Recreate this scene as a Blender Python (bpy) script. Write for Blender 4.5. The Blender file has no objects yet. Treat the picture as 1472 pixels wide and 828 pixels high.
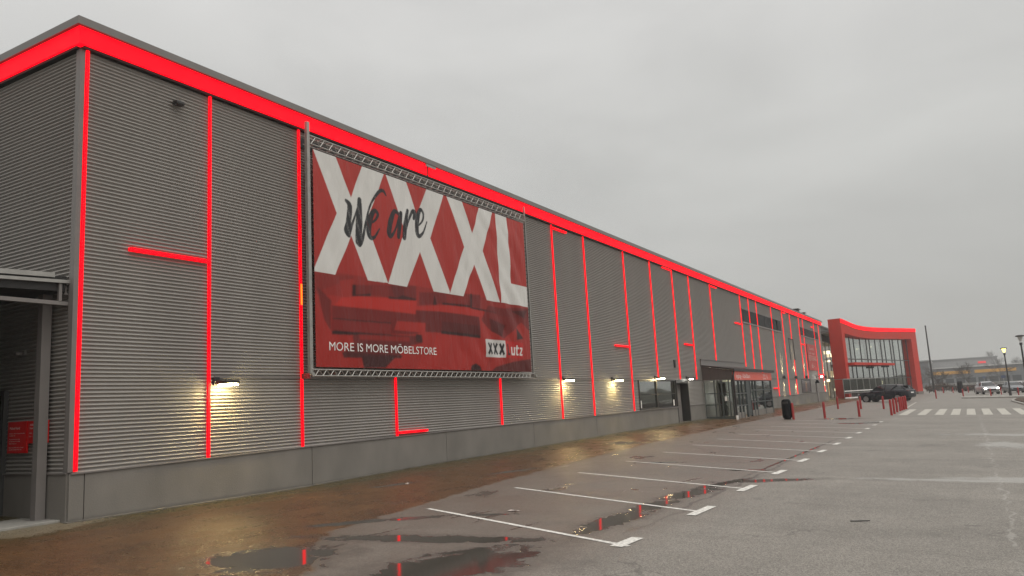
import bpy, bmesh, math, random
import numpy as np
from mathutils import Vector, Matrix
random.seed(7); rng = np.random.RandomState(5)
R = math.radians
sc = bpy.context.scene
COL = sc.collection

# ------------------------------------------------------------ camera
cam_d = bpy.data.cameras.new('camera'); cam = bpy.data.objects.new('camera', cam_d); COL.objects.link(cam)
r_ = Vector((0.86135874, 0.50503924, -0.05474018)); u_ = Vector((0.12345017, -0.10357636, 0.98693059)); w_ = Vector((-0.49276889, 0.85685897, 0.15156358))
M = Matrix((r_, u_, -w_)).transposed().to_4x4(); M.translation = Vector((13.1511, -7.6885, 1.4557))
cam.matrix_world = M
cam_d.sensor_width = 36; cam_d.lens = 1114.489 / 1472 * 36; cam_d.clip_end = 3000; cam_d.clip_start = 0.05
sc.camera = cam
# ------------------------------------------------------------ light
EXPOSURE = 0.0
sc.view_settings.view_transform = 'Standard'; sc.view_settings.look = 'None'
sc.view_settings.exposure = EXPOSURE; sc.view_settings.gamma = 1; sc.view_settings.use_curve_mapping = False
SUN_EL, SUN_AZ = R(52), R(70)
sd = bpy.data.lights.new('sun', 'SUN'); sd.energy = 1.2; sd.angle = R(60); sd.color = (1, .965, .92)
so = bpy.data.objects.new('sun', sd); COL.objects.link(so)
dirv = Vector((math.sin(SUN_AZ) * math.cos(SUN_EL), -math.cos(SUN_AZ) * math.cos(SUN_EL), math.sin(SUN_EL)))
so.rotation_euler = dirv.to_track_quat('Z', 'Y').to_euler()
world = bpy.data.worlds.new('World'); sc.world = world; world.use_nodes = True
wn, wl = world.node_tree.nodes, world.node_tree.links
bg = wn['Background']
def WN(t, **k):
    n = wn.new(t)
    for a, b in k.items(): setattr(n, a, b)
    return n
tc = WN('ShaderNodeTexCoord'); sep = WN('ShaderNodeSeparateXYZ'); wl.new(tc.outputs['Generated'], sep.inputs[0])
# overcast: brightness by elevation (brighter overhead), soft cloud cells
ramp = WN('ShaderNodeValToRGB'); wl.new(sep.outputs['Z'], ramp.inputs[0])
cr = ramp.color_ramp
cr.elements[0].position = 0.0; cr.elements[0].color = (.455, .452, .425, 1)
cr.elements[1].position = 1.0; cr.elements[1].color = (1.7, 1.67, 1.62, 1)
for p, c in ((.12, (.49, .49, .47)), (.28, (.56, .56, .54)), (.5, (.66, .655, .64)), (.68, (1.15, 1.12, 1.08))):
    e = cr.elements.new(p); e.color = (*c, 1)
mp = WN('ShaderNodeMapping'); mp.inputs['Scale'].default_value = (1, 1, 2.6); wl.new(tc.outputs['Generated'], mp.inputs[0])
nz = WN('ShaderNodeTexNoise'); nz.inputs['Scale'].default_value = 2.3; nz.inputs['Detail'].default_value = 5; nz.inputs['Roughness'].default_value = .5
nz.inputs['Distortion'].default_value = .4
wl.new(mp.outputs[0], nz.inputs['Vector'])
mr = WN('ShaderNodeMapRange'); mr.inputs['From Min'].default_value = .3; mr.inputs['From Max'].default_value = .7; mr.inputs['To Min'].default_value = .885; mr.inputs['To Max'].default_value = 1.10
wl.new(nz.outputs[0], mr.inputs[0])
mul = WN('ShaderNodeVectorMath', operation='SCALE'); wl.new(ramp.outputs[0], mul.inputs[0]); wl.new(mr.outputs[0], mul.inputs['Scale'])
sky = WN('ShaderNodeTexSky', sky_type='NISHITA'); sky.sun_disc = False; sky.sun_elevation = SUN_EL; sky.sun_rotation = R(180) - SUN_AZ
sky.air_density = 1.0; sky.dust_density = 6.0
sks = WN('ShaderNodeVectorMath', operation='SCALE'); wl.new(sky.outputs[0], sks.inputs[0]); sks.inputs['Scale'].default_value = .004
add = WN('ShaderNodeVectorMath', operation='ADD'); wl.new(mul.outputs[0], add.inputs[0]); wl.new(sks.outputs[0], add.inputs[1])
wl.new(add.outputs[0], bg.inputs[0]); bg.inputs[1].default_value = 1.0

# ------------------------------------------------------------ ground height
S = 1.2; GA, GB = -0.0362, 0.0034
WY = [-40, 0, 3.8, 7.9, 14.8, 20.4, 26.8, 46, 68]; WZ = [-.02, -.02, -.05, .02, .06, .12, .16, .22, .26]
def gz(x, y):
    xs = np.asarray(x) / S; ys = np.asarray(y) / S
    yc = GB * np.clip(ys, -40, 75)
    return S * (GA * np.clip(xs, -4, 22) + yc + (np.interp(ys, WY, WZ) - yc) * np.clip(1 - xs / 3, 0, 1))
def gzf(x, y): return float(gz(x, y))

# ------------------------------------------------------------ mesh helpers
class MB:
    def __init__(s): s.v = []; s.f = []; s.fm = []; s.m = 0
    def add(s, vs, fs):
        n = len(s.v); s.v += [tuple(map(float, a)) for a in vs]; s.f += [tuple(n + i for i in f) for f in fs]; s.fm += [s.m] * len(fs)
        return s
    def box(s, a, b):
        x0, y0, z0 = a; x1, y1, z1 = b
        return s.add([(x0,y0,z0),(x1,y0,z0),(x1,y1,z0),(x0,y1,z0),(x0,y0,z1),(x1,y0,z1),(x1,y1,z1),(x0,y1,z1)],
              [(3,2,1,0),(4,5,6,7),(0,1,5,4),(1,2,6,5),(2,3,7,6),(3,0,4,7)])
    def bevbox(s, a, b, r=.01):
        # box with chamfered vertical+horizontal edges
        bm = bmesh.new(); bmesh.ops.create_cube(bm, size=1)
        c = [(a[i] + b[i]) / 2 for i in range(3)]; d = [abs(b[i] - a[i]) for i in range(3)]
        for v in bm.verts: v.co = Vector((c[0] + v.co.x * d[0], c[1] + v.co.y * d[1], c[2] + v.co.z * d[2]))
        bmesh.ops.bevel(bm, geom=list(bm.edges), offset=min(r, min(d) * .45), segments=2, affect='EDGES', profile=.5)
        bm.verts.index_update(); s.add([v.co for v in bm.verts], [tuple(v.index for v in f.verts) for f in bm.faces]); bm.free(); return s
    def obox(s, o, ax, ay, az, a, b):
        # box in a local frame (o origin; ax, ay, az unit axes)
        o = Vector(o); ax, ay, az = Vector(ax), Vector(ay), Vector(az)
        m = MB().box(a, b)
        return s.add([o + ax * v[0] + ay * v[1] + az * v[2] for v in m.v], m.f)
    def tube(s, p, q, r0, r1=None, n=8, cap=True):
        p, q = Vector(p), Vector(q); r1 = r0 if r1 is None else r1
        d = (q - p)
        if d.length < 1e-6: return s
        d.normalize(); t = Vector((0, 0, 1)) if abs(d.z) < .9 else Vector((1, 0, 0))
        a = d.cross(t).normalized(); b = d.cross(a)
        vs = [p + (a * math.cos(2*math.pi*i/n) + b * math.sin(2*math.pi*i/n)) * r0 for i in range(n)] + \
             [q + (a * math.cos(2*math.pi*i/n) + b * math.sin(2*math.pi*i/n)) * r1 for i in range(n)]
        fs = [(i, (i+1) % n, n + (i+1) % n, n + i) for i in range(n)]
        if cap: fs += [tuple(range(n))[::-1], tuple(range(n, 2*n))]
        return s.add(vs, fs)
    def lathe(s, prof, c, n=20, axis=(0, 0, 1), ax2=None):
        c = Vector(c); az = Vector(axis).normalized(); t = Vector((1, 0, 0)) if abs(az.x) < .9 else Vector((0, 1, 0))
        ax = az.cross(t).normalized(); ay = az.cross(ax)
        vs = []
        for r, z in prof:
            vs += [c + az * z + (ax * math.cos(2*math.pi*i/n) + ay * math.sin(2*math.pi*i/n)) * r for i in range(n)]
        fs = []
        for k in range(len(prof) - 1):
            for i in range(n): fs.append((k*n+i, k*n+(i+1) % n, (k+1)*n+(i+1) % n, (k+1)*n+i))
        fs += [tuple(range(n))[::-1], tuple(range((len(prof)-1)*n, len(prof)*n))]
        return s.add(vs, fs)
    def poly(s, pts, thick):
        # pts 3D polygon planar, thick Vector extrusion
        n = len(pts); t = Vector(thick); pts = [Vector(p) for p in pts]
        return s.add(pts + [p + t for p in pts], [tuple(range(n))[::-1], tuple(range(n, 2*n))] + [(i, (i+1) % n, n+(i+1) % n, n+i) for i in range(n)])
    def build(s, name, mat, parent=None, smooth=False):
        me = bpy.data.meshes.new(name); me.from_pydata(s.v, [], s.f); me.update()
        bm = bmesh.new(); bm.from_mesh(me); bmesh.ops.recalc_face_normals(bm, faces=bm.faces); bm.to_mesh(me); bm.free()
        mats = mat if isinstance(mat, (list, tuple)) else [mat]
        for m in mats: me.materials.append(m)
        if len(mats) > 1: me.polygons.foreach_set('material_index', s.fm)
        if smooth:
            me.polygons.foreach_set('use_smooth', [True] * len(me.polygons))
            if smooth != 'all':
                try: me.set_sharp_from_angle(angle=R(38))
                except Exception: pass
        o = bpy.data.objects.new(name, me); COL.objects.link(o)
        if parent is not None:
            o.parent = parent
            o.matrix_parent_inverse = Matrix.Translation(-Vector(parent.location)) if False else Matrix.Identity(4)
        return o
def raw(name, vs, fs, mat, parent=None, smooth=False):
    me = bpy.data.meshes.new(name); me.from_pydata(vs, [], fs); me.update(); me.materials.append(mat)
    if smooth: me.polygons.foreach_set('use_smooth', [True] * len(me.polygons))
    o = bpy.data.objects.new(name, me); COL.objects.link(o); o.parent = parent; return o
def tag(o, label=None, cat=None, group=None, kind=None):
    if label: o['label'] = label
    if cat: o['category'] = cat
    if group: o['group'] = group
    if kind: o['kind'] = kind
    return o
def empty(name, loc=(0, 0, 0), rz=0):
    o = bpy.data.objects.new(name, None); COL.objects.link(o); o.location = loc; o.rotation_euler = (0, 0, rz); o.empty_display_size = .3; return o
def dup(root, loc, rz=0, label=None):
    r = root.copy(); COL.objects.link(r); r.location = loc; r.rotation_euler = (0, 0, rz)
    if label: r['label'] = label
    def rec(src, dst):
        for ch in [c for c in bpy.data.objects if c.parent == src]:
            c = ch.copy(); COL.objects.link(c); c.parent = dst; rec(ch, c)
    rec(root, r); return r
def text_mesh(s, height, width=None, shear=0.0, bold=0.0, depth=0.0):
    bold = 0.0
    cu = bpy.data.curves.new('t', 'FONT'); cu.body = s; cu.size = 1; cu.offset = bold; cu.extrude = depth; cu.shear = shear; cu.resolution_u = 3
    o = bpy.data.objects.new('t', cu); COL.objects.link(o)
    dg = bpy.context.evaluated_depsgraph_get(); me = bpy.data.meshes.new_from_object(o.evaluated_get(dg))
    vs = np.array([v.co[:] for v in me.vertices]); fs = [tuple(p.vertices) for p in me.polygons]
    bpy.data.objects.remove(o); bpy.data.curves.remove(cu); bpy.data.meshes.remove(me)
    capz = .7
    k = height / capz; x0, x1 = vs[:, 0].min(), vs[:, 0].max()
    kx = k if width is None else width / (x1 - x0)
    vs[:, 0] = (vs[:, 0] - x0) * kx; vs[:, 1] *= k
    return vs, fs

# ------------------------------------------------------------ materials
def mat(name, col=(.5, .5, .5), rough=.5, metal=0.0, spec=.5, var=.12, vscale=3.0, bump=0.0, bscale=40., emis=None, estr=0., trans=0., stretch=(1, 1, 1), dirt=0.0, coat=0.0, alpha=1.0):
    m = bpy.data.materials.new(name); m.use_nodes = True; nt = m.node_tree; n, l = nt.nodes, nt.links
    b = n['Principled BSDF']; b.inputs['Roughness'].default_value = rough; b.inputs['Metallic'].default_value = metal
    b.inputs['Specular IOR Level'].default_value = spec; b.inputs['Coat Weight'].default_value = coat
    b.inputs['Base Color'].default_value = (*col, 1); b.inputs['Transmission Weight'].default_value = trans
    b.inputs['Alpha'].default_value = alpha
    g = n.new('ShaderNodeTexCoord'); mpn = n.new('ShaderNodeMapping'); l.new(g.outputs['Object'], mpn.inputs[0]); mpn.inputs['Scale'].default_value = stretch
    if var:
        t = n.new('ShaderNodeTexNoise'); t.inputs['Scale'].default_value = vscale; t.inputs['Detail'].default_value = 5; l.new(mpn.outputs[0], t.inputs['Vector'])
        r = n.new('ShaderNodeMapRange'); l.new(t.outputs[0], r.inputs[0]); r.inputs['From Min'].default_value = .3; r.inputs['From Max'].default_value = .7
        r.inputs['To Min'].default_value = 1 - var; r.inputs['To Max'].default_value = 1 + var
        v = n.new('ShaderNodeVectorMath'); v.operation = 'SCALE'; v.inputs[0].default_value = col; l.new(r.outputs[0], v.inputs['Scale']); l.new(v.outputs[0], b.inputs['Base Color'])
        r2 = n.new('ShaderNodeMapRange'); l.new(t.outputs[0], r2.inputs[0]); r2.inputs['To Min'].default_value = max(0, rough - .12); r2.inputs['To Max'].default_value = min(1, rough + .12); l.new(r2.outputs[0], b.inputs['Roughness'])
    if bump:
        t = n.new('ShaderNodeTexNoise'); t.inputs['Scale'].default_value = bscale; t.inputs['Detail'].default_value = 4; l.new(mpn.outputs[0], t.inputs['Vector'])
        bp = n.new('ShaderNodeBump'); bp.inputs['Strength'].default_value = bump; bp.inputs['Distance'].default_value = .02; l.new(t.outputs[0], bp.inputs['Height']); l.new(bp.outputs[0], b.inputs['Normal'])
    if emis:
        b.inputs['Emission Color'].default_value = (*emis, 1); b.inputs['Emission Strength'].default_value = estr
    return m
CLAD = mat('corrugated_grey_steel', (.272, .255, .235), .55, .0, .5, .06, .6, stretch=(1, 2.2, .35))
CLAD_S = CLAD
TRIM = mat('grey_steel_trim', (.17, .155, .145), .45, 0, .5, .08, 2)
PLINTH = mat('grey_concrete_panel', (.178, .165, .147), .75, 0, .3, .14, 1.3, bump=.25, bscale=60, stretch=(1, 1, .6))
KERB = mat('pale_concrete', (.27, .26, .235), .75, 0, .4, .2, 4, bump=.4, bscale=50)
NEON = mat('red_light_tube', (.30, .004, .006), .6, 0, .1, 0, emis=(1, .0, .008), estr=1.7)
NEONBAND = mat('red_light_band', (.30, .004, .006), .6, 0, .1, 0, emis=(1, .0, .009), estr=1.6)
GALV = mat('galvanised_metal', (.36, .35, .325), .42, .6, .5, .12, 5)
DARK = mat('dark_metal', (.025, .023, .022), .5, .2, .5, .15, 5)
BLACK = mat('black_plastic', (.003, .0035, .005), .6, 0, .12, .1, 5)
DKGREY = mat('dark_grey_panel', (.05, .05, .048), .5, 0, .5, .1, 3)
REDSIGN = mat('red_sign_face', (.60, .006, .006), .4, 0, .4, .05, 3)
REDPORTAL = mat('red_painted_panel', (.48, .034, .020), .6, 0, .2, .08, .7)
REDPOST = mat('red_post_paint', (.30, .018, .018), .4, 0, .5, .12, 8)
WHITE = mat('white_lettering', (.75, .73, .7), .5, 0, .4, .04, 5)
PAINT = mat('worn_white_road_paint', (.56, .55, .51), .6, 0, .3, .38, 22, bump=.3, bscale=120)
def glass(name, tint=(.03, .034, .034), mixf=.35, rough=.03):
    m = bpy.data.materials.new(name); m.use_nodes = True; nt = m.node_tree; n, l = nt.nodes, nt.links
    n.remove(n['Principled BSDF']); out = n['Material Output']
    gl = n.new('ShaderNodeBsdfGlossy'); gl.inputs['Roughness'].default_value = rough; gl.inputs['Color'].default_value = (.85, .88, .86, 1)
    tr = n.new('ShaderNodeBsdfTransparent'); tr.inputs['Color'].default_value = (.80, .84, .82, 1)
    fr = n.new('ShaderNodeFresnel'); fr.inputs['IOR'].default_value = 1.6
    ad = n.new('ShaderNodeMath'); ad.operation = 'ADD'; ad.use_clamp = True; ad.inputs[1].default_value = mixf; l.new(fr.outputs[0], ad.inputs[0])
    t = n.new('ShaderNodeTexNoise'); t.inputs['Scale'].default_value = .7; bp = n.new('ShaderNodeBump'); bp.inputs['Strength'].default_value = .05; bp.inputs['Distance'].default_value = .3
    l.new(t.outputs[0], bp.inputs['Height']); l.new(bp.outputs[0], gl.inputs['Normal'])
    mx = n.new('ShaderNodeMixShader'); l.new(ad.outputs[0], mx.inputs[0]); l.new(tr.outputs[0], mx.inputs[1]); l.new(gl.outputs[0], mx.inputs[2]); l.new(mx.outputs[0], out.inputs[0])
    return m
GLASS = glass('window_glass'); GLASSBIG = glass('curtain_wall_glass', mixf=.40)

# ------------------------------------------------------------ ground material
def ground_material():
    m = bpy.data.materials.new('wet_asphalt_and_paving'); m.use_nodes = True; nt = m.node_tree; n, l = nt.nodes, nt.links
    b = n['Principled BSDF']
    geo = n.new('ShaderNodeNewGeometry'); P = geo.outputs['Position']
    def math_(op, a, c=None, clamp=False):
        x = n.new('ShaderNodeMath'); x.operation = op; x.use_clamp = clamp
        for i, q in enumerate((a, c)):
            if q is None: continue
            if isinstance(q, (int, float)): x.inputs[i].default_value = q
            else: l.new(q, x.inputs[i])
        return x.outputs[0]
    def rng_(v, a, c, d=0., e=1., smooth=False):
        x = n.new('ShaderNodeMapRange'); l.new(v, x.inputs[0]); x.inputs['From Min'].default_value = a; x.inputs['From Max'].default_value = c
        x.inputs['To Min'].default_value = d; x.inputs['To Max'].default_value = e
        if smooth: x.interpolation_type = 'SMOOTHSTEP'
        return x.outputs[0]
    def noise(scale, detail=4, rough=.55, stretch=None, dist=0.):
        v = P
        if stretch:
            mpn = n.new('ShaderNodeMapping'); mpn.inputs['Scale'].default_value = stretch; l.new(P, mpn.inputs[0]); v = mpn.outputs[0]
        t = n.new('ShaderNodeTexNoise'); t.inputs['Scale'].default_value = scale; t.inputs['Detail'].default_value = detail; t.inputs['Roughness'].default_value = rough; t.inputs['Distortion'].default_value = dist
        l.new(v, t.inputs['Vector']); return t.outputs[0]
    def mixc(f, a, c):
        x = n.new('ShaderNodeMix'); x.data_type = 'RGBA'
        (l.new(f, x.inputs[0]) if not isinstance(f, float) else setattr(x.inputs[0], 'default_value', f))
        for i, q in ((6, a), (7, c)):
            if isinstance(q, tuple): x.inputs[i].default_value = (*q, 1)
            else: l.new(q, x.inputs[i])
        return x.outputs[2]
    def scalec(c, f):
        x = n.new('ShaderNodeVectorMath'); x.operation = 'SCALE'
        if isinstance(c, tuple): x.inputs[0].default_value = c
        else: l.new(c, x.inputs[0])
        l.new(f, x.inputs['Scale']); return x.outputs[0]
    sp = n.new('ShaderNodeSeparateXYZ'); l.new(P, sp.inputs[0]); X, Y = sp.outputs[0], sp.outputs[1]
    at = n.new('ShaderNodeAttribute'); at.attribute_name = 'edge'; edge = at.outputs['Fac']     # metres past the paving edge
    big = noise(.35, 4); med = noise(2.2, 5, .6, (1, .5, 1)); fine = noise(90, 3, .7); grit = noise(260, 2, .7)
    # stones in the asphalt
    vor = n.new('ShaderNodeTexVoronoi'); vor.inputs['Scale'].default_value = 95; l.new(P, vor.inputs['Vector'])
    sv = n.new('ShaderNodeSeparateColor'); l.new(vor.outputs['Color'], sv.inputs[0]); stone = sv.outputs[0]
    # --- puddles: ellipses (cx, cy, rx, ry, rot)
    pud = [(5.55, -.75, .75, .75, 0), (6.75, 1.1, 1.6, .24, 20), (7.85, -.1, .62, 1.15, -14), (8.35, 3.4, .26, 1.2, -3), (8.38, 4.9, .22, .8, -6),
           (8.5, 6.5, .26, 1.1, -10), (9.35, 8.9, .95, .22, 35), (8.62, 8.0, .14, 1.2, -14), (4.75, 1.7, .7, .14, 52), (8.5, 10.75, .5, .16, 20), (8.2, 32.2, .6, .5, 0), (8.9, 33.7, .5, .4, 0),
           (6.9, 37.5, .9, .8, 0), (8.85, 14.5, .05, 4.2, -1), (5.4, 2.4, .5, .12, 50), (2.1, 6.0, .5, .10, 70), (3.3, 9.0, .7, .12, 75), (6.3, 3.1, .4, .1, 30), (2.4, 18.4, .5, .5, 0), (6.0, 12, .6, .12, 20)]
    cmin = None
    for cx, cy, rx, ry, rot in pud:
        mpn = n.new('ShaderNodeMapping'); mpn.vector_type = 'TEXTURE'; mpn.inputs['Location'].default_value = (cx, cy, 0); mpn.inputs['Rotation'].default_value = (0, 0, R(rot)); mpn.inputs['Scale'].default_value = (rx, ry, 1e5)
        l.new(P, mpn.inputs[0]); ln = n.new('ShaderNodeVectorMath'); ln.operation = 'LENGTH'; l.new(mpn.outputs[0], ln.inputs[0])
        cmin = ln.outputs['Value'] if cmin is None else math_('MINIMUM', cmin, ln.outputs['Value'])
    pn = noise(3.2, 5, .62, None, .6)
    dist = math_('ADD', cmin, rng_(pn, .25, .75, -.55, .55))
    pool = rng_(dist, 1.10, .84, 0, 1, True)
    # natural small film pools, only on the low wet side
    wetside = math_('MULTIPLY', rng_(X, 9.6, 8.4, 0, 1, True), rng_(Y, 46, 30))
    npool = rng_(noise(.9, 5, .6, (1.6, .55, 1), .4), .63, .66); npool = math_('MULTIPLY', npool, wetside)
    pool = math_('MAXIMUM', pool, math_('MULTIPLY', math_('MULTIPLY', npool, .6), rng_(edge, -.05, .3)))
    # --- asphalt colour
    ad_ = mixc(rng_(stone, .1, .9), (.10, .091, .079), (.24, .224, .196))
    ad_ = scalec(ad_, rng_(fine, .3, .7, .68, 1.32)); ad_ = scalec(ad_, rng_(noise(24, 3, .7), .3, .7, .88, 1.12)); ad_ = scalec(ad_, rng_(big, .3, .7, .88, 1.14)); ad_ = scalec(ad_, rng_(med, .3, .7, .93, 1.07))
    streak = noise(.55, 5, .6, (.28, 2.4, 1), .3); ad_ = scalec(ad_, rng_(streak, .35, .7, .93, 1.10))
    # pale dried patches on the driving lane
    pale = [(12.9, 10.0, 1.9, .22, 5), (14.4, 10.5, 1.9, .45, 4), (13.9, 19.6, .8, 1.3, 0), (15.5, 24.5, 3.0, .8, 0), (14.9, 3.6, .6, 2.3, 8)]
    pm = None
    for cx, cy, rx, ry, rot in pale:
        mpn = n.new('ShaderNodeMapping'); mpn.vector_type = 'TEXTURE'; mpn.inputs['Location'].default_value = (cx, cy, 0); mpn.inputs['Rotation'].default_value = (0, 0, R(rot)); mpn.inputs['Scale'].default_value = (rx, ry, 1e5)
        l.new(P, mpn.inputs[0]); ln = n.new('ShaderNodeVectorMath'); ln.operation = 'LENGTH'; l.new(mpn.outputs[0], ln.inputs[0])
        pm = ln.outputs['Value'] if pm is None else math_('MINIMUM', pm, ln.outputs['Value'])
    pm = rng_(math_('ADD', pm, rng_(med, .25, .75, -.5, .5)), 1.15, .6, 0, .55)
    ad_ = mixc(pm, ad_, (.34, .34, .32))
    wet = math_('MULTIPLY', rng_(X, 9.9, 8.2, 0, 1, True), rng_(Y, 60, 20, .35, 1))
    wet = math_('MULTIPLY', wet, rng_(big, .3, .62, .55, 1))
    aw = mixc(wet, ad_, scalec(mixc(.45, ad_, (.20, .135, .09)), rng_(wet, 0, 1, .6, .6)))
    # --- paving along the wall: brown wet pavers
    br = n.new('ShaderNodeTexBrick'); br.inputs['Scale'].default_value = 1; br.inputs['Brick Width'].default_value = .21; br.inputs['Row Height'].default_value = .105; br.inputs['Mortar Size'].default_value = .006
    br.inputs['Color1'].default_value = (.115, .060, .027, 1); br.inputs['Color2'].default_value = (.085, .045, .021, 1); br.inputs['Mortar'].default_value = (.06, .036, .02, 1); l.new(P, br.inputs['Vector'])
    pv = scalec(br.outputs[0], rng_(fine, .3, .7, .6, 1.4)); pv = scalec(pv, rng_(noise(22, 4, .7), .3, .7, .75, 1.25)); pv = scalec(pv, rng_(noise(.6, 5, .6), .3, .7, .8, 1.2)); pv = scalec(pv, rng_(med, .3, .7, .85, 1.15))
    moss = math_('MULTIPLY', rng_(math_('ADD', X, rng_(med, .3, .7, -.4, .4)), 1.5, .3), .8)
    pv = mixc(moss, pv, (.055, .050, .018))
    sandd = n.new('ShaderNodeMapping'); sandd.vector_type = 'TEXTURE'; sandd.inputs['Location'].default_value = (.2, -.55, 0); sandd.inputs['Scale'].default_value = (.55, 1.3, 1e5); sandd.inputs['Rotation'].default_value = (0, 0, R(12)); l.new(P, sandd.inputs[0])
    sl = n.new('ShaderNodeVectorMath'); sl.operation = 'LENGTH'; l.new(sandd.outputs[0], sl.inputs[0])
    sm = rng_(math_('ADD', sl.outputs['Value'], rng_(noise(6, 4, .6), .3, .7, -.35, .35)), 1.1, .85, 0, .75)
    pv = mixc(sm, pv, (.20, .165, .115))
    ef = rng_(math_('ADD', edge, rng_(noise(5, 5, .6), .3, .7, -.10, .10)), -.04, .04)
    base = mixc(ef, pv, aw)
    # thin tar joint along the drain and a filled crack in the lane
    jx = math_('ABSOLUTE', math_('SUBTRACT', math_('ADD', X, rng_(noise(1.2, 3), .3, .7, -.12, .12)), 8.95)); jm = math_('MULTIPLY', rng_(jx, .05, .02), math_('MULTIPLY', rng_(Y, 1.5, 6), rng_(Y, 24, 20)))
    base = mixc(math_('MULTIPLY', jm, .6), base, (.03, .022, .018))
    kx = math_('ABSOLUTE', math_('SUBTRACT', math_('ADD', X, rng_(noise(1.7, 4), .3, .7, -.10, .10)), 13.42)); km = math_('MULTIPLY', rng_(kx, .03, .01), math_('MULTIPLY', rng_(noise(.8, 3), .4, .5, .2, 1), rng_(Y, 42, 39)))
    base = mixc(math_('MULTIPLY', km, .38), base, (.36, .35, .32))
    vc = n.new('ShaderNodeTexVoronoi'); vc.feature = 'DISTANCE_TO_EDGE'; vc.inputs['Scale'].default_value = .16
    wv = n.new('ShaderNodeVectorMath'); wv.operation = 'ADD'; nv = n.new('ShaderNodeTexNoise'); nv.inputs['Scale'].default_value = .9; nv.inputs['Detail'].default_value = 5; l.new(P, nv.inputs['Vector'])
    sv2 = n.new('ShaderNodeVectorMath'); sv2.operation = 'SCALE'; sv2.inputs['Scale'].default_value = 2.2; l.new(nv.outputs['Color'], sv2.inputs[0]); l.new(P, wv.inputs[0]); l.new(sv2.outputs[0], wv.inputs[1]); l.new(wv.outputs[0], vc.inputs['Vector'])
    ck = math_('MULTIPLY', rng_(vc.outputs['Distance'], .004, .001), rng_(noise(.5, 3), .5, .58)); ck = math_('MULTIPLY', ck, ef)
    base = mixc(math_('MULTIPLY', ck, .5), base, (.05, .045, .04))
    # dark oil / repair spots
    sp_ = rng_(noise(.9, 5, .6), .62, .70, 0, .30); base = mixc(sp_, base, (.05, .046, .042))
    damp = rng_(dist, 1.75, 1.0, 0, .5, True); base = mixc(damp, base, (.05, .042, .034)); base = mixc(pool, base, (.050, .045, .038))
    l.new(base, b.inputs['Base Color'])
    rdry = rng_(fine, .3, .7, .55, .8)
    wetr = math_('ADD', rng_(med, .3, .7, .22, .36), rng_(noise(26, 3, .7), .3, .7, -.08, .10))
    pav = math_('SUBTRACT', 1, ef)
    wfac = math_('MAXIMUM', math_('MULTIPLY', wet, .62), pav)
    x = n.new('ShaderNodeMix'); l.new(wfac, x.inputs[0]); l.new(rdry, x.inputs[2]); l.new(wetr, x.inputs[3]); rr = x.outputs[0]
    x = n.new('ShaderNodeMix'); l.new(pool, x.inputs[0]); l.new(rr, x.inputs[2]); x.inputs[3].default_value = .035; l.new(x.outputs[0], b.inputs['Roughness'])
    l.new(math_('ADD', .26, math_('MULTIPLY', math_('MAXIMUM', ef, pool), .24)), b.inputs['Specular IOR Level']); b.inputs['IOR'].default_value = 1.45
    # bump
    up = n.new('ShaderNodeCombineXYZ'); up.inputs[2].default_value = 1; l.new(math_('MULTIPLY', ef, .016), up.inputs[0])
    h = math_('ADD', math_('MULTIPLY', vor.outputs['Distance'], .5), math_('MULTIPLY', grit, .6)); h = math_('ADD', h, math_('MULTIPLY', fine, .5))
    h = math_('ADD', h, math_('MULTIPLY', noise(32, 3, .7), 1.6)); h = math_('MULTIPLY', h, math_('SUBTRACT', 1, math_('MULTIPLY', pool, .985)))
    bp = n.new('ShaderNodeBump'); bp.inputs['Distance'].default_value = .006; l.new(h, bp.inputs['Height']); l.new(up.outputs[0], bp.inputs['Normal'])
    st = rng_(wfac, 0, 1, .8, .6); l.new(st, bp.inputs['Strength'])
    l.new(bp.outputs[0], b.inputs['Normal'])
    return m
GROUND = ground_material()
def make_ground():
    xs = np.unique(np.round(np.concatenate([np.linspace(-900, -60, 12), np.arange(-60, -6, 6), np.arange(-6, 30, .6), np.arange(30, 90, 6), np.linspace(90, 1200, 14)]), 3))
    ys = np.unique(np.round(np.concatenate([np.linspace(-300, -20, 8), np.arange(-20, 60, 1), np.arange(60, 180, 5), np.linspace(180, 2400, 18)]), 3))
    Xg, Yg = np.meshgrid(xs, ys); Z = gz(Xg, Yg)
    V = np.stack([Xg, Yg, Z], -1).reshape(-1, 3); nx, ny = len(xs), len(ys)
    F = [(j*nx+i, j*nx+i+1, (j+1)*nx+i+1, (j+1)*nx+i) for j in range(ny-1) for i in range(nx-1)]
    o = raw('parking_ground', V.tolist(), F, GROUND, smooth=True)
    ey = [-4, -.9, .25, .9, 1.4, 3.5, 6.3, 11.35, 16.1, 20.4, 30, 90]; ex = [7.2, 6.5, 5.2, 4.95, 4.9, 4.6, 4.2, 3.75, 3.4, 3.28, 3.05, 2.9]  # near end widened so paving brown stands in for the banner's red reflection
    e = V[:, 0] - np.interp(V[:, 1], ey, ex)
    a = o.data.attributes.new('edge', 'FLOAT', 'POINT'); a.data.foreach_set('value', e.astype(np.float32))
    tag(o, kind='structure')
make_ground()

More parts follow.
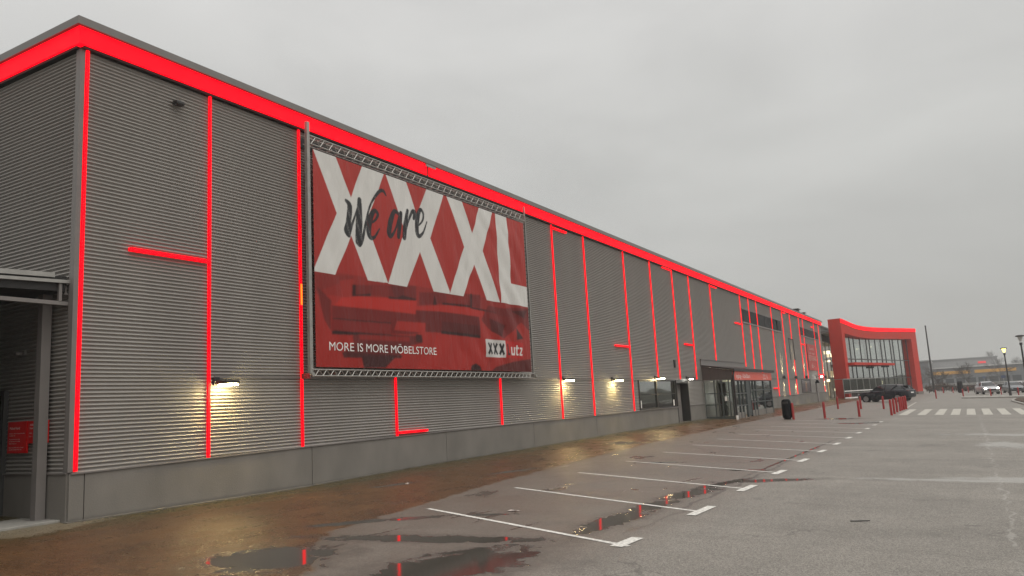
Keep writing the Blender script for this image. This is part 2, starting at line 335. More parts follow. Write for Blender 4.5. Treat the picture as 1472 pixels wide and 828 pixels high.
# ------------------------------------------------------------ painted markings (sheets following the ground)
def sheet(mb, p, q, wdt, lift=.005, n=None):
    p, q = Vector((*p, 0)), Vector((*q, 0)); d = q - p; L = d.length; d.normalize(); s = Vector((-d.y, d.x, 0)); n = n or max(2, int(L / .5))
    vs = []
    for i in range(n + 1):
        c = p + d * L * i / n
        for k in (-1, 1):
            a = c + s * wdt / 2 * k; vs.append((a.x, a.y, gzf(a.x, a.y) + lift))
    mb.add(vs, [(2*i, 2*i+2, 2*i+3, 2*i+1) for i in range(n)])
lm = MB()
for i in range(12):
    sheet(lm, (4.98, 3.25 + 2.95*i), (9.26, 1.62 + 2.93*i), .085)
    if i == 0: sheet(lm, (9.13, 1.52), (9.17, 2.16), .17, .009)
    else: sheet(lm, (9.26, 4.14 + 2.94*(i-1)), (9.30, 5.13 + 2.9*(i-1)), .15, .009)
tag(lm.build('parking_bay_lines', PAINT), kind='structure')
ZPAINT = mat('faded_crossing_paint', (.36, .345, .30), .6, 0, .4, .25, 6)
cw = MB()
for x0 in (9.68, 10.62, 11.49, 12.27, 13.04, 13.84, 14.68, 15.53, 16.4, 17.25):
    sheet(cw, (x0, 41.8), (x0, 51.6), .44, .006, 20)
sheet(cw, (9.1, 54.5), (8.9, 70.5), .12)
tag(cw.build('crosswalk_stripes', ZPAINT), kind='structure')

# ------------------------------------------------------------ store building
bld = empty('store_building', (0, 0, 0))
tag(bld, 'long grey corrugated furniture store with red light strips and a red roof band', 'building')
PT = lambda y: float(np.interp(y, [0, 5.3, 14, 21, 31, 58, 82], [.75, .82, .9, .92, 1.0, 1.13, 1.25]))
PITCH = .0700; AMP = .0185
def corr(mb, axis, a0, a1, z0, z1, base=0.0, sgn=1, step=6.0):
    ks = 8; n0 = math.ceil(z0 / PITCH * ks); n1 = math.floor(z1 / PITCH * ks)
    zz = [z0] + [k * PITCH / ks for k in range(n0, n1 + 1)] + [z1]
    cols = max(1, int(abs(a1 - a0) / step)); aa = [a0 + (a1 - a0) * i / cols for i in range(cols + 1)]
    vs = []
    for z in zz:
        t = (z / PITCH) % 1.0
        # flattened sine (trapezoid-like) rib
        c = math.cos(2 * math.pi * t); off = AMP * (max(-1, min(1, 1.12 * c)) - .15)
        for a in aa: vs.append((base + sgn * off, a, z) if axis == 'x' else (a, base + sgn * off, z))
    n = len(aa)
    fs = [(j*n+i, j*n+i+1, (j+1)*n+i+1, (j+1)*n+i) for j in range(len(zz)-1) for i in range(n-1)]
    if axis == 'y': fs = [f for f in fs]
    mb.add(vs, fs)
def clad(name, items, parent):
    mb = MB()
    for it in items: corr(mb, *it)
    me = bpy.data.meshes.new(name); me.from_pydata(mb.v, [], mb.f); me.materials.append(CLAD); me.polygons.foreach_set('use_smooth', [True] * len(me.polygons))
    o = bpy.data.objects.new(name, me); COL.objects.link(o); o.parent = parent; return o
clad('wall_cladding', [('x', .05, 26.3, .74, 8.40), ('x', 26.3, 36.5, 2.40, 8.40), ('x', 33.62, 36.45, 1.02, 2.34), ('x', 36.5, 46.3, 3.0, 8.40), ('x', 46.3, 81.7, 1.0, 8.40)], bld)
clad('wall_cladding', [('y', -.05, -30, .74, 8.40, 0.0, -1)], bld).data.name = 'wall_cladding_end'
core = MB()
core.box((-30, .03, -.4), (-.03, 26.3, 8.45)); core.box((-30, 26.3, -.4), (-.03, 31.6, 1.0)); core.box((-30, 26.3, 2.40), (-.03, 33.5, 8.45)); core.box((-30, 33.62, -.4), (-.03, 46.3, 8.45)); core.box((-30, 46.3, -.4), (-.03, 81.7, 8.45))
core.box((-30, 31.6, -.4), (-.45, 33.62, 2.40)); core.box((-.45, 31.45, -.4), (-.03, 31.60, 2.40)); core.box((-30, 26.3, 1.0), (-4, 31.45, 2.4))
core.build('wall', DKGREY, bld)
# roof edge cap and red light band
cap = MB(); cap.box((-.25, -.20, 8.68), (.20, 82.0, 8.83)); cap.box((-30, -.20, 8.68), (-.25, .25, 8.83)); cap.box((-30, .25, 8.60), (-.25, 82, 8.70))
cap.build('roof', TRIM, bld)
bandm = MB(); bandm.box((.0, -.14, 8.345), (.14, 10.30, 8.675)); bandm.box((.0, 10.42, 8.345), (.14, 81.6, 8.675)); bandm.box((-30, -.14, 8.345), (0, .0, 8.675))
bandm.build('light_band', NEONBAND, bld)
sb = MB(); sb.box((-.02, -.02, 8.30), (.10, 81.6, 8.343)); sb.box((-30, -.10, 8.30), (-.02, .02, 8.343)); sb.build('band_shadow_strip', DARK, bld)  # dark strip stands in for the shadow under the red band
# corner trim
ct = MB(); ct.box((-.10, -.045, .78), (.035, .04, 8.30)); ct.build('corner_trim', TRIM, bld)
# plinth
pl = MB(); joints = [.24, 5.55, 10.85, 16.07, 21.33, 26.68, 31.55]; ys0 = [-.03] + joints
def plpanel(y0, y1):
    g = .009; pl = MB()
    pl.add([(-.03, y0+g, -.5), (.045, y0+g, gzf(0, y0)+.05), (.045, y1-g, gzf(0, y1)+.05), (-.03, y1-g, -.5),
            (-.03, y0+g, PT(y0)), (.045, y0+g, PT(y0)), (.045, y1-g, PT(y1)), (-.03, y1-g, PT(y1))],
           [(3,2,1,0),(4,5,6,7),(0,1,5,4),(1,2,6,5),(2,3,7,6),(3,0,4,7)])
    pl.build('plinth_panel', PLINTH, bld)
for a, b in zip(ys0[:-1], ys0[1:]): plpanel(a, b)
for a, b in ((33.66, 36.4), (46.45, 50.7), (50.7, 56), (56, 61.3), (61.3, 66.6), (66.6, 71.9), (71.9, 77.2), (77.2, 81.8)): plpanel(a, b)
def plS(x0, x1): MB().box((x0 + .009, -.045, -.3), (x1 - .009, -.005, .755)).build('plinth_panel', PLINTH, bld)
plS(-1.93, -.0); 
for k in range(6): plS(-8 - 5.3*k, -2.75 - 5.3*k)
dr = MB()
for y0, y1 in ((0, 31.6), (33.6, 36.4), (46.4, 81.8)):
    a = y0
    while a < y1 - .01:
        b = min(y1, a + 2.6)
        dr.add([(-.03, a, PT(a)), (.07, a, PT(a)-.01), (.07, b, PT(b)-.01), (-.03, b, PT(b)), (-.03, a, PT(a)+.02), (.07, a, PT(a)+.012), (.07, b, PT(b)+.012), (-.03, b, PT(b)+.02)],
               [(3,2,1,0),(4,5,6,7),(0,1,5,4),(1,2,6,5),(2,3,7,6),(3,0,4,7)]); a = b
dr.box((-1.93, -.07, .755), (0, .0, .777)); dr.box((-30, -.07, .755), (-2.75, .0, .777))
# horizontal joint trim at door-head height
for a, b in ((2.9, 26.2), (26.2, 36.4), (46.5, 81.8)):
    dr.box((-.02, a, 2.36 if a < 46 else 2.50), (.028, b, 2.405 if a < 46 else 2.55))
dr.build('drip_flashing', TRIM, bld)
kb = MB(); a = -.1
while a < 81:
    b = a + 1.5; z0, z1 = gzf(.1, a) + .012, gzf(.1, b) + .012
    kb.add([(-.05, a, -.6), (.16, a, -.6), (.16, b, -.6), (-.05, b, -.6), (-.05, a, z0), (.16, a, z0), (.16, b, z1), (-.05, b, z1)], [(3,2,1,0),(4,5,6,7),(0,1,5,4),(1,2,6,5),(2,3,7,6),(3,0,4,7)]); a = b
tag(kb.build('wall_foot_kerb', mat('dirty_kerb', (.12, .112, .098), .8, 0, .3, .3, 3, bump=.4, bscale=40)), kind='structure')
# light strips (each one a part)
Vs = [((2.74, 8.33), (2.75, .80)), ((5.27, 8.33), (5.28, .82)), ((8.67, 2.42), (8.63, .87)), ((14.03, 2.42), (14.01, .9)), ((18.4, 8.33), (18.39, .92)), ((21.22, 8.33), (21.28, .93)), ((25.52, 8.33), (25.62, .98)),
      ((29.03, 8.33), (29.08, 2.45)), ((32.37, 8.33), (32.5, 2.42)), ((35.23, 8.33), (35.4, 2.42)), ((39.6, 8.33), (39.61, 3.52)), ((46.89, 8.33), (46.91, 3.33)), ((49.35, 8.33), (49.33, 3.0)), ((51.73, 8.33), (51.72, 2.95)),
      ((56.72, 8.33), (56.95, 1.14)), ((61.04, 8.33), (61.2, 1.17)), ((64.6, 8.33), (64.35, 6.05)), ((64.7, 4.22), (64.6, 1.2)), ((68.54, 8.33), (68.9, 2.6)), ((70.72, 8.33), (70.81, 2.6)), ((76.87, 8.33), (77.0, 2.5)), ((79.85, 8.33), (79.83, 1.27)),
      ((.085, 8.34), (.085, .79))]
for (ya, za), (yb, zb) in Vs:
    y = (ya + yb) / 2; w = .028
    m = MB(); m.box((.015, y - w, zb), (.055, y + w, za)); m.build('light_strip', NEON, bld)
m = MB(); m.box((.056, 5.253, 4.06), (.064, 5.30, 4.55)); m.build('strip_glint', mat('orange_glint_glow', (.5, .1, .02), .5, emis=(1, .16, .01), estr=2.2), bld)  # orange glint on the strip, imitated by a small glowing piece
Hs = [(.97, 2.70, 4.72, 4.75), (8.70, 9.93, .955, .955), (18.45, 19.62, 8.19, 8.19), (30.92, 32.32, 8.25, 8.25), (23.85, 25.5, 3.87, 3.87), (33.62, 35.2, 4.33, 4.33), (39.65, 41.0, 8.2, 8.2), (44.98, 46.85, 6.25, 6.25), (55.05, 56.78, 1.78, 1.78),
      (61.08, 62.4, 8.22, 8.22), (68.78, 70.65, 5.8, 5.8), (75.3, 76.8, 7.81, 7.81), (77.5, 80.1, 3.02, 3.02)]
for y0, y1, z0, z1 in Hs:
    m = MB(); z = (z0 + z1) / 2; m.box((.016, y0, z - .032), (.10, y1, z + .032))
    m.build('light_strip', NEON, bld)
# upper louvre windows
LOUV = mat('louvre_metal', (.02, .022, .022), .6, 0, .2, .1, 4)
def louvre(y0, y1, z0, z1, xs):
    f = MB(); f.box((-.01, y0, z0), (.02, y1, z1)); w = f.build('upper_window', LOUV, bld)
    g = MB(); g.box((.0, y0 - .05, z0 - .12), (.06, y1 + .05, z0 - .003)); g.box((.0, y0 - .05, z1 + .003), (.05, y1 + .05, z1 + .06))
    g.build('frame', GALV if False else TRIM, w)
    for x in xs: MB().box((.02, x, z0 + .03), (.028, x + 1.7, z1 - .03)).build('pane', LOUV, w)
louvre(47.3, 60.4, 6.5, 7.38, [47.5, 49.6, 52.0, 54.2, 57.2, 59.0 - .5]); louvre(69.1, 79.2, 6.68, 7.42, [69.2, 71.1, 73.2, 75.1, 77.2])
# service window (two lights, transom)
w = MB(); w.box((-.06, 26.30, 1.0), (.05, 31.45, 1.06)); w.box((-.06, 26.30, 2.31), (.05, 31.45, 2.37)); w.box((-.06, 26.30, 1.06), (.045, 26.38, 2.31)); w.box((-.06, 31.38, 1.06), (.045, 31.45, 2.31))
w.box((-.06, 28.62, 1.06), (.04, 28.72, 2.31)); w.box((-.05, 26.38, 1.66), (.03, 28.62, 1.71)); w.box((-.05, 28.72, 1.66), (.03, 31.38, 1.71))
win = w.build('window', DARK, bld); g = MB(); g.box((-.02, 26.36, 1.05), (-.012, 31.4, 2.33)); g.build('pane', GLASS, win)
w = MB(); w.box((.0, 26.2, .965), (.09, 31.6, .998)); w.build('sill', TRIM, win)
for a, b in (((-.011, 26.45, 1.08), (-.008, 26.62, 1.42)), ((-.011, 31.1, 1.08), (-.008, 31.28, 1.38))): MB().box(a, b).build('notice', WHITE, win)
MB().box((-.5, 26.9, 1.06), (-.3, 28.3, 1.3)).build('shelf', PLINTH, win); MB().box((-.9, 29, 1.06), (-.5, 31, 1.45)).build('shelf', PLINTH, win)
# recessed door
d = MB(); d.box((-.44, 31.70, .15), (-.38, 33.50, 2.16)); dd = d.build('door', TRIM, bld)
d = MB(); d.box((-.38, 33.0, 1.1), (-.33, 33.16, 1.14)); d.build('handle', GALV, dd)
d = MB(); d.box((-.40, 31.60, .1), (.05, 31.66, 2.2)); d.box((-.40, 33.56, .1), (.05, 33.62, 2.2)); d.box((-.40, 31.60, 2.2), (.05, 33.62, 2.38)); d.build('door_frame', DARK, bld)
# far small window and drain box
w = MB(); w.box((.0, 66.9, 1.28), (.04, 71.6, 1.36)); w.box((.0, 66.9, 2.42), (.04, 71.6, 2.5)); w.box((.0, 66.9, 1.36), (.04, 67.0, 2.42)); w.box((.0, 71.5, 1.36), (.04, 71.6, 2.42)); w.box((.0, 69.2, 1.36), (.04, 69.3, 2.42))
win2 = w.build('window', DARK, bld); g = MB(); g.box((.012, 66.95, 1.3), (.02, 71.55, 2.47)); g.build('pane', mat('dim_red_window', (.06, .03, .03), .08, 0, .8, .3, .6), win2)
w = MB(); w.box((0, 63.1, 6.0), (.05, 65.1, 6.08)); w.box((0, 63.1, 4.2), (.03, 63.2, 6.0)); w.box((0, 65.0, 4.2), (.05, 65.1, 6.0)); w.build('bracket_frame', DARK, bld)
v = MB(); v.box((0, 31.6, 3.02), (.06, 31.8, 3.42)); v.build('vent', DARK, bld)
p = MB(); p.box((0, 74.5, .3), (.12, 75.1, 2.3)); p.build('duct', TRIM, bld)
# end door under the south canopy
DOORGL = mat('door_dim_interior', (.05, .045, .025), .12, 0, .7, .3, 2)
f = MB(); f.box((-2.04, -.09, -.02), (-1.95, -.005, 2.25)); f.box((-2.75, -.09, 2.17), (-2.04, -.005, 2.25)); f.box((-2.75, -.09, -.02), (-2.68, -.005, 2.17)); fd = f.build('door', DKGREY, bld)
g = MB(); g.box((-2.68, -.05, .02), (-2.04, -.03, 2.17)); g.build('pane', DOORGL, fd)
for a, b in (((-2.24, -.056, 1.30), (-2.05, -.051, 1.40)), ((-2.22, -.056, 1.42), (-2.12, -.051, 1.55)), ((-2.2, -.056, .9), (-2.1, -.051, 1.02))): MB().box(a, b).build('notice', WHITE, fd)
# roof units
for y, s_ in ((69.5, .36), (72.8, .24)):
    m = MB(); m.box((-.5, y, 8.7), (-.05, y + s_ * 2.4, 8.83 + s_)); m.box((-.6, y - .2, 8.83 + s_), (.05, y + s_*2.4 + .2, 8.87 + s_)); m.build('roof_vent', DARK, bld)
br = MB(); br.box((.0, 10.22, 8.60), (.18, 10.70, 8.70)); br.build('band_bracket', GALV, bld); br = MB(); br.box((.0, 10.305, 8.345), (.1, 10.415, 8.60)); br.build('band_gap_cover', DARK, bld)

# ------------------------------------------------------------ wall lamps
LENS_W = mat('warm_lamp_lens', (1, .9, .6), .3, 0, .5, 0, emis=(1, .80, .38), estr=150)
LENS_C = mat('cool_lamp_lens', (1, 1, 1), .3, 0, .5, 0, emis=(1, .97, .86), estr=70)
def spot(name, loc, target, energy, col, size=R(100), blend=.6, rad=.05, parent=None):
    d = bpy.data.lights.new(name, 'SPOT'); d.energy = energy; d.color = col; d.spot_size = size; d.spot_blend = blend; d.shadow_soft_size = rad
    o = bpy.data.objects.new(name, d); COL.objects.link(o); o.location = loc; o.rotation_euler = (Vector(target) - Vector(loc)).to_track_quat('-Z', 'Y').to_euler(); o.parent = parent; return o
def wall_lamp(y, z, lens, col, energy, label):
    e = empty('wall_lamp', (0, y, z)); tag(e, label, 'wall lamp', 'floodlights on the store wall')
    a = MB(); a.box((.0, -.07, -.02), (.06, .07, .14)); a.tube((.05, 0, .07), (.18, .02, .05), .022); a.build('bracket', DARK, e, True)
    b = MB(); b.bevbox((.12, -.10, -.01), (.46, .24, .055), .02); b.build('housing', DARK, e, True)
    l = MB(); ws = 1 if lens is LENS_W else .35; l.bevbox((.16, .08 - .13 * ws, -.042), (.16 + .28 * (.4 + .6 * ws), .08 + .14 * ws, -.012), .012); l.build('lens', lens, e)
    spot('lamp_light', (.26, .07, -.06), (.42, .07, -1), energy * .45, col, R(150), .7, .08, e)
    return e
WARM = (1, .62, .10)
wall_lamp(2.92, 2.24, LENS_W, WARM, 95, 'lit floodlight nearest the corner, throwing a yellow patch on the cladding')
wall_lamp(18.50, 2.34, LENS_W, WARM, 95, 'lit floodlight just past the banner beside a red light strip')
wall_lamp(23.25, 2.34, LENS_W, WARM, 85, 'lit floodlight between the banner and the service window')
wall_lamp(28.6, 2.44, LENS_W, (1, .72, .3), 45, 'lit floodlight above the service window')
wall_lamp(33.5, 2.44, LENS_C, (1, .95, .75), 60, 'white floodlight beside the recessed door')
def updown(y, z, label):
    e = empty('wall_lamp', (0, y, z)); tag(e, label, 'wall lamp', 'up and down lights on the far facade')
    a = MB(); a.box((0, -.1, -.06), (.14, .1, .06)); a.tube((.14, 0, -.13), (.14, 0, .13), .09, n=12); a.build('housing', DARK, e, True)
    spot('lamp_light', (.14, 0, .16), (.0, 0, 1.6), 700, (1, .8, .45), R(50), .9, .03, e); spot('lamp_light', (.14, 0, -.16), (.0, 0, -1.6), 700, (1, .8, .45), R(50), .9, .03, e)
updown(59.0, 2.66, 'small up and down light on bare cladding past the entrance')
updown(64.1, 2.66, 'small up and down light at the foot of a short red strip')
updown(69.2, 2.70, 'small up and down light left of the red wall poster')
updown(80.3, 2.8, 'small up and down light at the far end of the facade')
e = empty('wall_lamp', (0, 75.2, 2.75)); tag(e, 'white spotlight on a short arm below the red wall poster', 'wall lamp')
a = MB(); a.tube((0, 0, 0), (.5, 0, .05), .03); a.box((0, -.1, -.1), (.05, .1, .1)); a.build('arm', DARK, e); a = MB(); a.bevbox((.45, -.09, -.05), (.62, .09, .05), .03); a.build('lens', LENS_C, e)
a = MB(); a.tube((.25, -1.2, -.6), (.25, -1.2, -.3), .22, .1, 12); a.build('shade', BLACK, e)
spot('lamp_light', (.5, 0, -.12), (0, -.3, -2.4), 14, (1, .97, .85), R(60), .8, .04, e)
# camera on the near wall
e = empty('security_camera', (0, 1.96, 7.86)); tag(e, 'small dark security camera high on the near cladding', 'security camera')
a = MB(); a.box((0, .06, .03), (.05, .16, .12)); a.tube((.04, .11, .08), (.16, .03, .06), .02); a.build('bracket', GALV, e)
a = MB(); a.bevbox((.04, -.14, -.04), (.20, .06, .045), .025); a.build('body', DARK, e, True)

# ------------------------------------------------------------ south canopy
cn = empty('canopy', (-.15, 0, 3.6)); tag(cn, 'dark flat canopy on steel beams over the side door at the near corner', 'canopy')
X0 = 0.0
def CB(a, b): return (a[0], a[1], a[2]), (b[0], b[1], b[2])
m = MB(); m.poly([(0, -.06, .26), (0, -16, -.30), (0, -16, -.02), (0, -.06, .52)], (-26, 0, 0)); m.build('roof_deck', DARK, cn)
m = MB(); m.poly([(.01, -.30, .475), (.01, -16, -.15), (.01, -16, -.07), (.01, -.30, .555)], (.06, 0, 0)); m.poly([(.01, .0, .395), (.01, -16, -.2), (.01, -16, -.145), (.01, .0, .45)], (.07, 0, 0)); m.build('gutter', GALV, cn)
m = MB(); m.box((-.06, -15.9, .01), (.04, -.02, .075)); m.box((.0, -.21, .075), (.05, -.16, .40)); m.box((-.03, -.08, .22), (.01, -.06, .36)); m.box((-.035, -.10, .2), (.015, -.02, .225)); m.build('beam', TRIM, cn)
m = MB(); m.box((-.53, -.24, -3.72), (-.38, -.08, .24)); m.box((-.64, -.30, -3.60), (-.28, -.03, -3.575)); m.build('post', TRIM, cn)
m = MB(); m.box((-.65, -8.1, -3.72), (-.48, -7.94, -.05)); m.build('post', TRIM, cn)
m = MB(); m.box((-26, -16, -3.6), (-1.5, -15.9, -.1)); m.box((-.03, -15.9, -3.6), (.05, -1.75, -.02)); m.box((-26, -15.9, -3.6), (-25.9, -.1, .4)); m.build('added_shade_wall', DKGREY, cn)  # unseen walls added to keep daylight off the wall under the canopy
sl = MB(); sl.bevbox((-26, -16.4, -.35), (-.12, -.05, .022), .015); tag(sl.build('concrete_apron', KERB), kind='structure')

def panel_sign(name, loc, w, h, label, lines, cat='sign'):
    e = empty(name, loc); tag(e, label, cat, 'red information signs by the side door')
    m = MB(); m.box((0, -.035, 0), (w, -.0, h)); m.build('panel', REDSIGN, e)
    for txt, x, z, hh, ww, bold in lines:
        a, f = text_mesh(txt, hh, ww, bold=bold)
        raw('lettering', [(x + p[0], -.037, z + p[1]) for p in a], f, WHITE, e)
    return e
panel_sign('information_sign', (-1.82, -.03, 1.13), .61, .55, 'larger red notice sign right of the side door with white writing', [
    ('Möbel-hand', .06, .415, .045, .33, .02), ('Hämta alla utlevererade', .05, .335, .018, .50, .01), ('möbler här', .05, .298, .018, .20, .01),
    ('Öppna porten och ring', .05, .235, .018, .35, 0), ('på klockan för hjälp', .05, .198, .018, .36, 0), ('Välkommen in', .05, .158, .020, .24, .01), ('Hämta beställda varor på lager', .05, .09, .018, .48, 0), ('tack för besöket hos oss', .05, .053, .02, .41, .01)])
panel_sign('information_sign', (-1.18, -.03, 1.29), .60, .385, 'smaller red opening hours sign partly behind the grey post', [
    ('Alla', .07, .30, .035, .12, .02), ('handlar här', .07, .245, .035, .40, .02), ('Må - Fr   10 - 19', .06, .165, .02, .45, .01), ('Lö - Sö   10 - 17', .06, .11, .02, .45, .01)])

e = empty('security_camera', (-1.45, -.05, 2.88)); tag(e, 'tiny pale camera on the shaded wall under the canopy', 'security camera')
m = MB(); m.box((-.02, 0, -.02), (.03, .04, .06)); m.build('bracket', GALV, e); m = MB(); m.bevbox((-.06, -.14, -.03), (.04, -.01, .03), .015); m.build('body', TRIM, e, True)
# ------------------------------------------------------------ banner
XB = .36
def wr(y, z):
    """fold depth of the hanging cloth"""
    y = np.asarray(y, float); z = np.asarray(z, float)
    u = (y - 5.4) / 10.15; v = (z - 2.6) / 5.2
    f = .010 * np.sin(2.1 * y + 1.3 * z) * np.sin(1.1 * z + .4)
    dg = y * .83 + z * .56                                         # folds run down to the right on the right half
    amp = np.clip((u - .45) * 2.0, 0, 1)
    f += amp * (.045 * np.abs(np.sin(dg * 3.4 + .6 * np.sin(z * 1.7))) ** 1.5 + .018 * np.sin(dg * 8.1 + 1.2 * np.sin(z * 2.3)))
    f += .022 * np.clip((.35 - v) * 2.2, 0, 1) * np.sin((y * .7 - z * .75) * 5.2 + np.sin(y * 1.9))
    f += .014 * np.clip((.3 - u) * 3, 0, 1) * np.sin((y * .9 + z * .45) * 7.0)
    f += .006 * np.sin(y * 13.0 + 2 * np.sin(z * 1.1)) * np.clip((v - .7) * 3, 0, 1)
    e = np.clip(np.minimum(np.minimum(u, 1 - u) * 14, np.minimum(v, 1 - v) * 9), 0, 1)
    return XB + f * e
Y0, Y1, Z0, Z1 = 5.39, 15.58, 2.60, 7.80
def pip(px, py, poly):
    inside = np.zeros(px.shape, bool); n = len(poly); j = n - 1
    for i in range(n):
        xi, yi = poly[i]; xj, yj = poly[j]
        c = ((yi > py) != (yj > py)) & (px < (xj - xi) * (py - yi) / (yj - yi + 1e-12) + xi); inside ^= c; j = i
    return inside
def make_banner():
    ny, nz_ = 620, 318; ss = 2
    yy = Y0 + (np.arange(ny * ss) + .5) / (ny * ss) * (Y1 - Y0); zz = Z0 + (np.arange(nz_ * ss) + .5) / (nz_ * ss) * (Z1 - Z0)
    PY, PZ = np.meshgrid(yy, zz)
    srgb = lambda c: np.array([((a / 255) / 12.92 if a / 255 < .04045 else ((a / 255 + .055) / 1.055) ** 2.4) for a in c])
    img = np.zeros(PY.shape + (3,)); t = np.clip((PZ - 2.6) / 5.2, 0, 1)[..., None]
    img[:] = srgb((152, 34, 26)) * (1 - t) + srgb((166, 52, 44)) * t
    def fill(poly, c, a=1.0):
        k = pip(PY, PZ, poly); img[k] = img[k] * (1 - a) + srgb(c) * a
    # living-room picture, all in reds
    fill([(5.39, 4.9), (15.58, 4.9), (15.58, 4.4), (5.39, 4.3)], (118, 32, 27), .5)
    fill([(5.4, 4.78), (6.75, 4.87), (6.69, 4.65), (6.24, 4.63), (5.42, 4.34)], (125, 36, 30), .8)
    fill([(5.47, 4.48), (5.93, 4.19), (5.91, 3.44), (5.68, 3.73), (5.55, 4.15)], (92, 26, 23), .8)
    fill([(6.75, 4.65), (9.28, 4.89), (9.25, 4.51), (8.18, 4.45), (7.38, 4.49), (6.74, 4.39)], (112, 32, 28))
    fill([(6.24, 4.7), (6.75, 4.8), (6.68, 4.35), (6.3, 4.31)], (150, 40, 32))
    fill([(7.42, 4.73), (8.07, 4.78), (8.09, 4.48), (7.41, 4.45)], (122, 35, 30))
    fill([(8.15, 4.8), (8.75, 4.83), (8.72, 4.52), (8.3, 4.5)], (96, 28, 26))
    fill([(9.41, 4.73), (10.53, 4.84), (12.54, 4.96), (12.5, 4.54), (11.93, 4.55), (10.51, 4.51), (9.39, 4.37)], (112, 30, 27))
    fill([(10.7, 4.82), (11.85, 4.9), (11.8, 4.6), (10.7, 4.55)], (126, 35, 30))
    fill([(6.0, 4.07), (6.3, 4.29), (6.89, 4.38), (8.18, 4.45), (9.29, 4.51), (9.2, 4.11), (7.48, 4.11)], (176, 40, 30))
    fill([(5.95, 4.07), (7.47, 4.10), (9.23, 4.10), (9.65, 4.01), (9.62, 3.65), (8.98, 3.53), (5.93, 3.47)], (110, 26, 22))
    fill([(5.95, 3.80), (8.14, 3.82), (8.14, 3.47), (5.95, 3.48)], (122, 28, 24))
    fill([(5.97, 3.78), (8.14, 3.81), (8.14, 3.77), (5.97, 3.74)], (66, 20, 18))
    fill([(5.93, 3.47), (6.86, 3.48), (7.95, 3.49), (9.42, 3.5), (9.41, 3.42), (7.95, 3.43), (6.7, 3.40), (5.93, 3.38)], (44, 17, 16))
    fill([(6.69, 4.65), (6.81, 4.66), (6.8, 4.4), (7.38, 4.5), (7.38, 4.43), (6.68, 4.36)], (50, 18, 17))
    fill([(8.06, 4.49), (8.41, 4.49), (8.66, 4.57), (9.26, 4.53), (9.25, 4.48), (8.06, 4.42)], (55, 19, 18))
    fill([(9.22, 4.32), (10.44, 4.45), (11.93, 4.57), (12.86, 4.47), (13.85, 4.38), (13.84, 4.28), (12.4, 4.28), (10.46, 4.28), (9.21, 4.22)], (168, 40, 31))
    fill([(9.21, 4.22), (10.43, 4.27), (10.38, 3.66), (9.63, 3.64), (9.59, 3.93), (9.19, 3.94)], (100, 25, 22))
    fill([(10.43, 4.27), (12.4, 4.26), (12.42, 3.67), (10.39, 3.72)], (98, 25, 22)); fill([(10.43, 3.99), (12.4, 3.98), (12.42, 3.69), (10.39, 3.73)], (84, 23, 21))
    fill([(10.39, 3.72), (12.42, 3.69), (12.41, 3.60), (10.38, 3.63)], (42, 17, 16))
    fill([(10.48, 4.54), (11.93, 4.57), (11.93, 4.51), (10.47, 4.48)], (52, 18, 17)); fill([(11.96, 4.94), (12.07, 4.95), (12.03, 4.54), (13.47, 4.49), (13.46, 4.44), (11.92, 4.48)], (58, 20, 18))
    fill([(10.12, 4.73), (10.22, 4.45), (10.04, 4.43)], (55, 20, 18))
    fill([(12.95, 4.66), (13.96, 4.64), (14.46, 4.72), (15.58, 4.77), (15.58, 3.99), (15.0, 4.25), (13.86, 3.65), (13.1, 3.85), (12.54, 4.17)], (94, 27, 25), .75)
    fill([(13.0, 4.25), (14.0, 4.1), (13.7, 3.7), (13.1, 3.85)], (74, 24, 23), .8)
    fill([(14.64, 4.06), (15.11, 3.71), (14.59, 3.64)], (50, 22, 21)); fill([(14.4, 4.6), (15.5, 4.7), (15.2, 4.4)], (60, 24, 22), .8)
    fill([(6.65, 3.38), (6.91, 3.44), (9.49, 3.52), (9.41, 3.32), (8.96, 3.24), (8.46, 3.02), (8.57, 2.91), (6.33, 2.85), (6.28, 2.95), (6.69, 3.17)], (100, 27, 24))
    fill([(6.9, 3.42), (8.9, 3.46), (8.9, 3.34), (6.9, 3.30)], (134, 33, 27)); fill([(6.28, 2.98), (8.57, 2.96), (8.5, 2.88), (6.33, 2.84)], (74, 23, 21))
    fill([(6.94, 2.9), (8.33, 2.94), (7.86, 2.62), (7.04, 2.60)], (60, 22, 21)); fill([(8.38, 3.86), (9.64, 3.89), (9.59, 3.61), (8.25, 3.61)], (158, 38, 30))
    fill([(9.17, 3.56), (9.51, 3.54), (9.44, 3.33), (9.16, 3.35)], (62, 21, 19)); fill([(9.4, 3.6), (12.3, 3.55), (12.9, 2.95), (12.6, 2.62), (9.2, 2.62), (9.5, 3.2)], (160, 36, 28), .75)
    fill([(11.8, 2.60), (11.88, 2.76), (12.09, 2.82), (12.34, 2.74), (12.43, 2.60)], (52, 21, 20)); fill([(12.98, 2.60), (13.29, 2.74), (14.43, 2.93), (15.58, 3.04), (15.58, 2.60)], (86, 25, 22))
    # soften the printed picture
    for _ in range(3):
        img = (img + np.roll(img, 1, 0) + np.roll(img, -1, 0) + np.roll(img, 1, 1) + np.roll(img, -1, 1) + np.roll(img, 3, 1) + np.roll(img, -3, 1) + np.roll(img, 2, 0) + np.roll(img, -2, 0)) / 9
    W = (207, 205, 200)
    T, B, N = 7.80, 4.82, 6.36
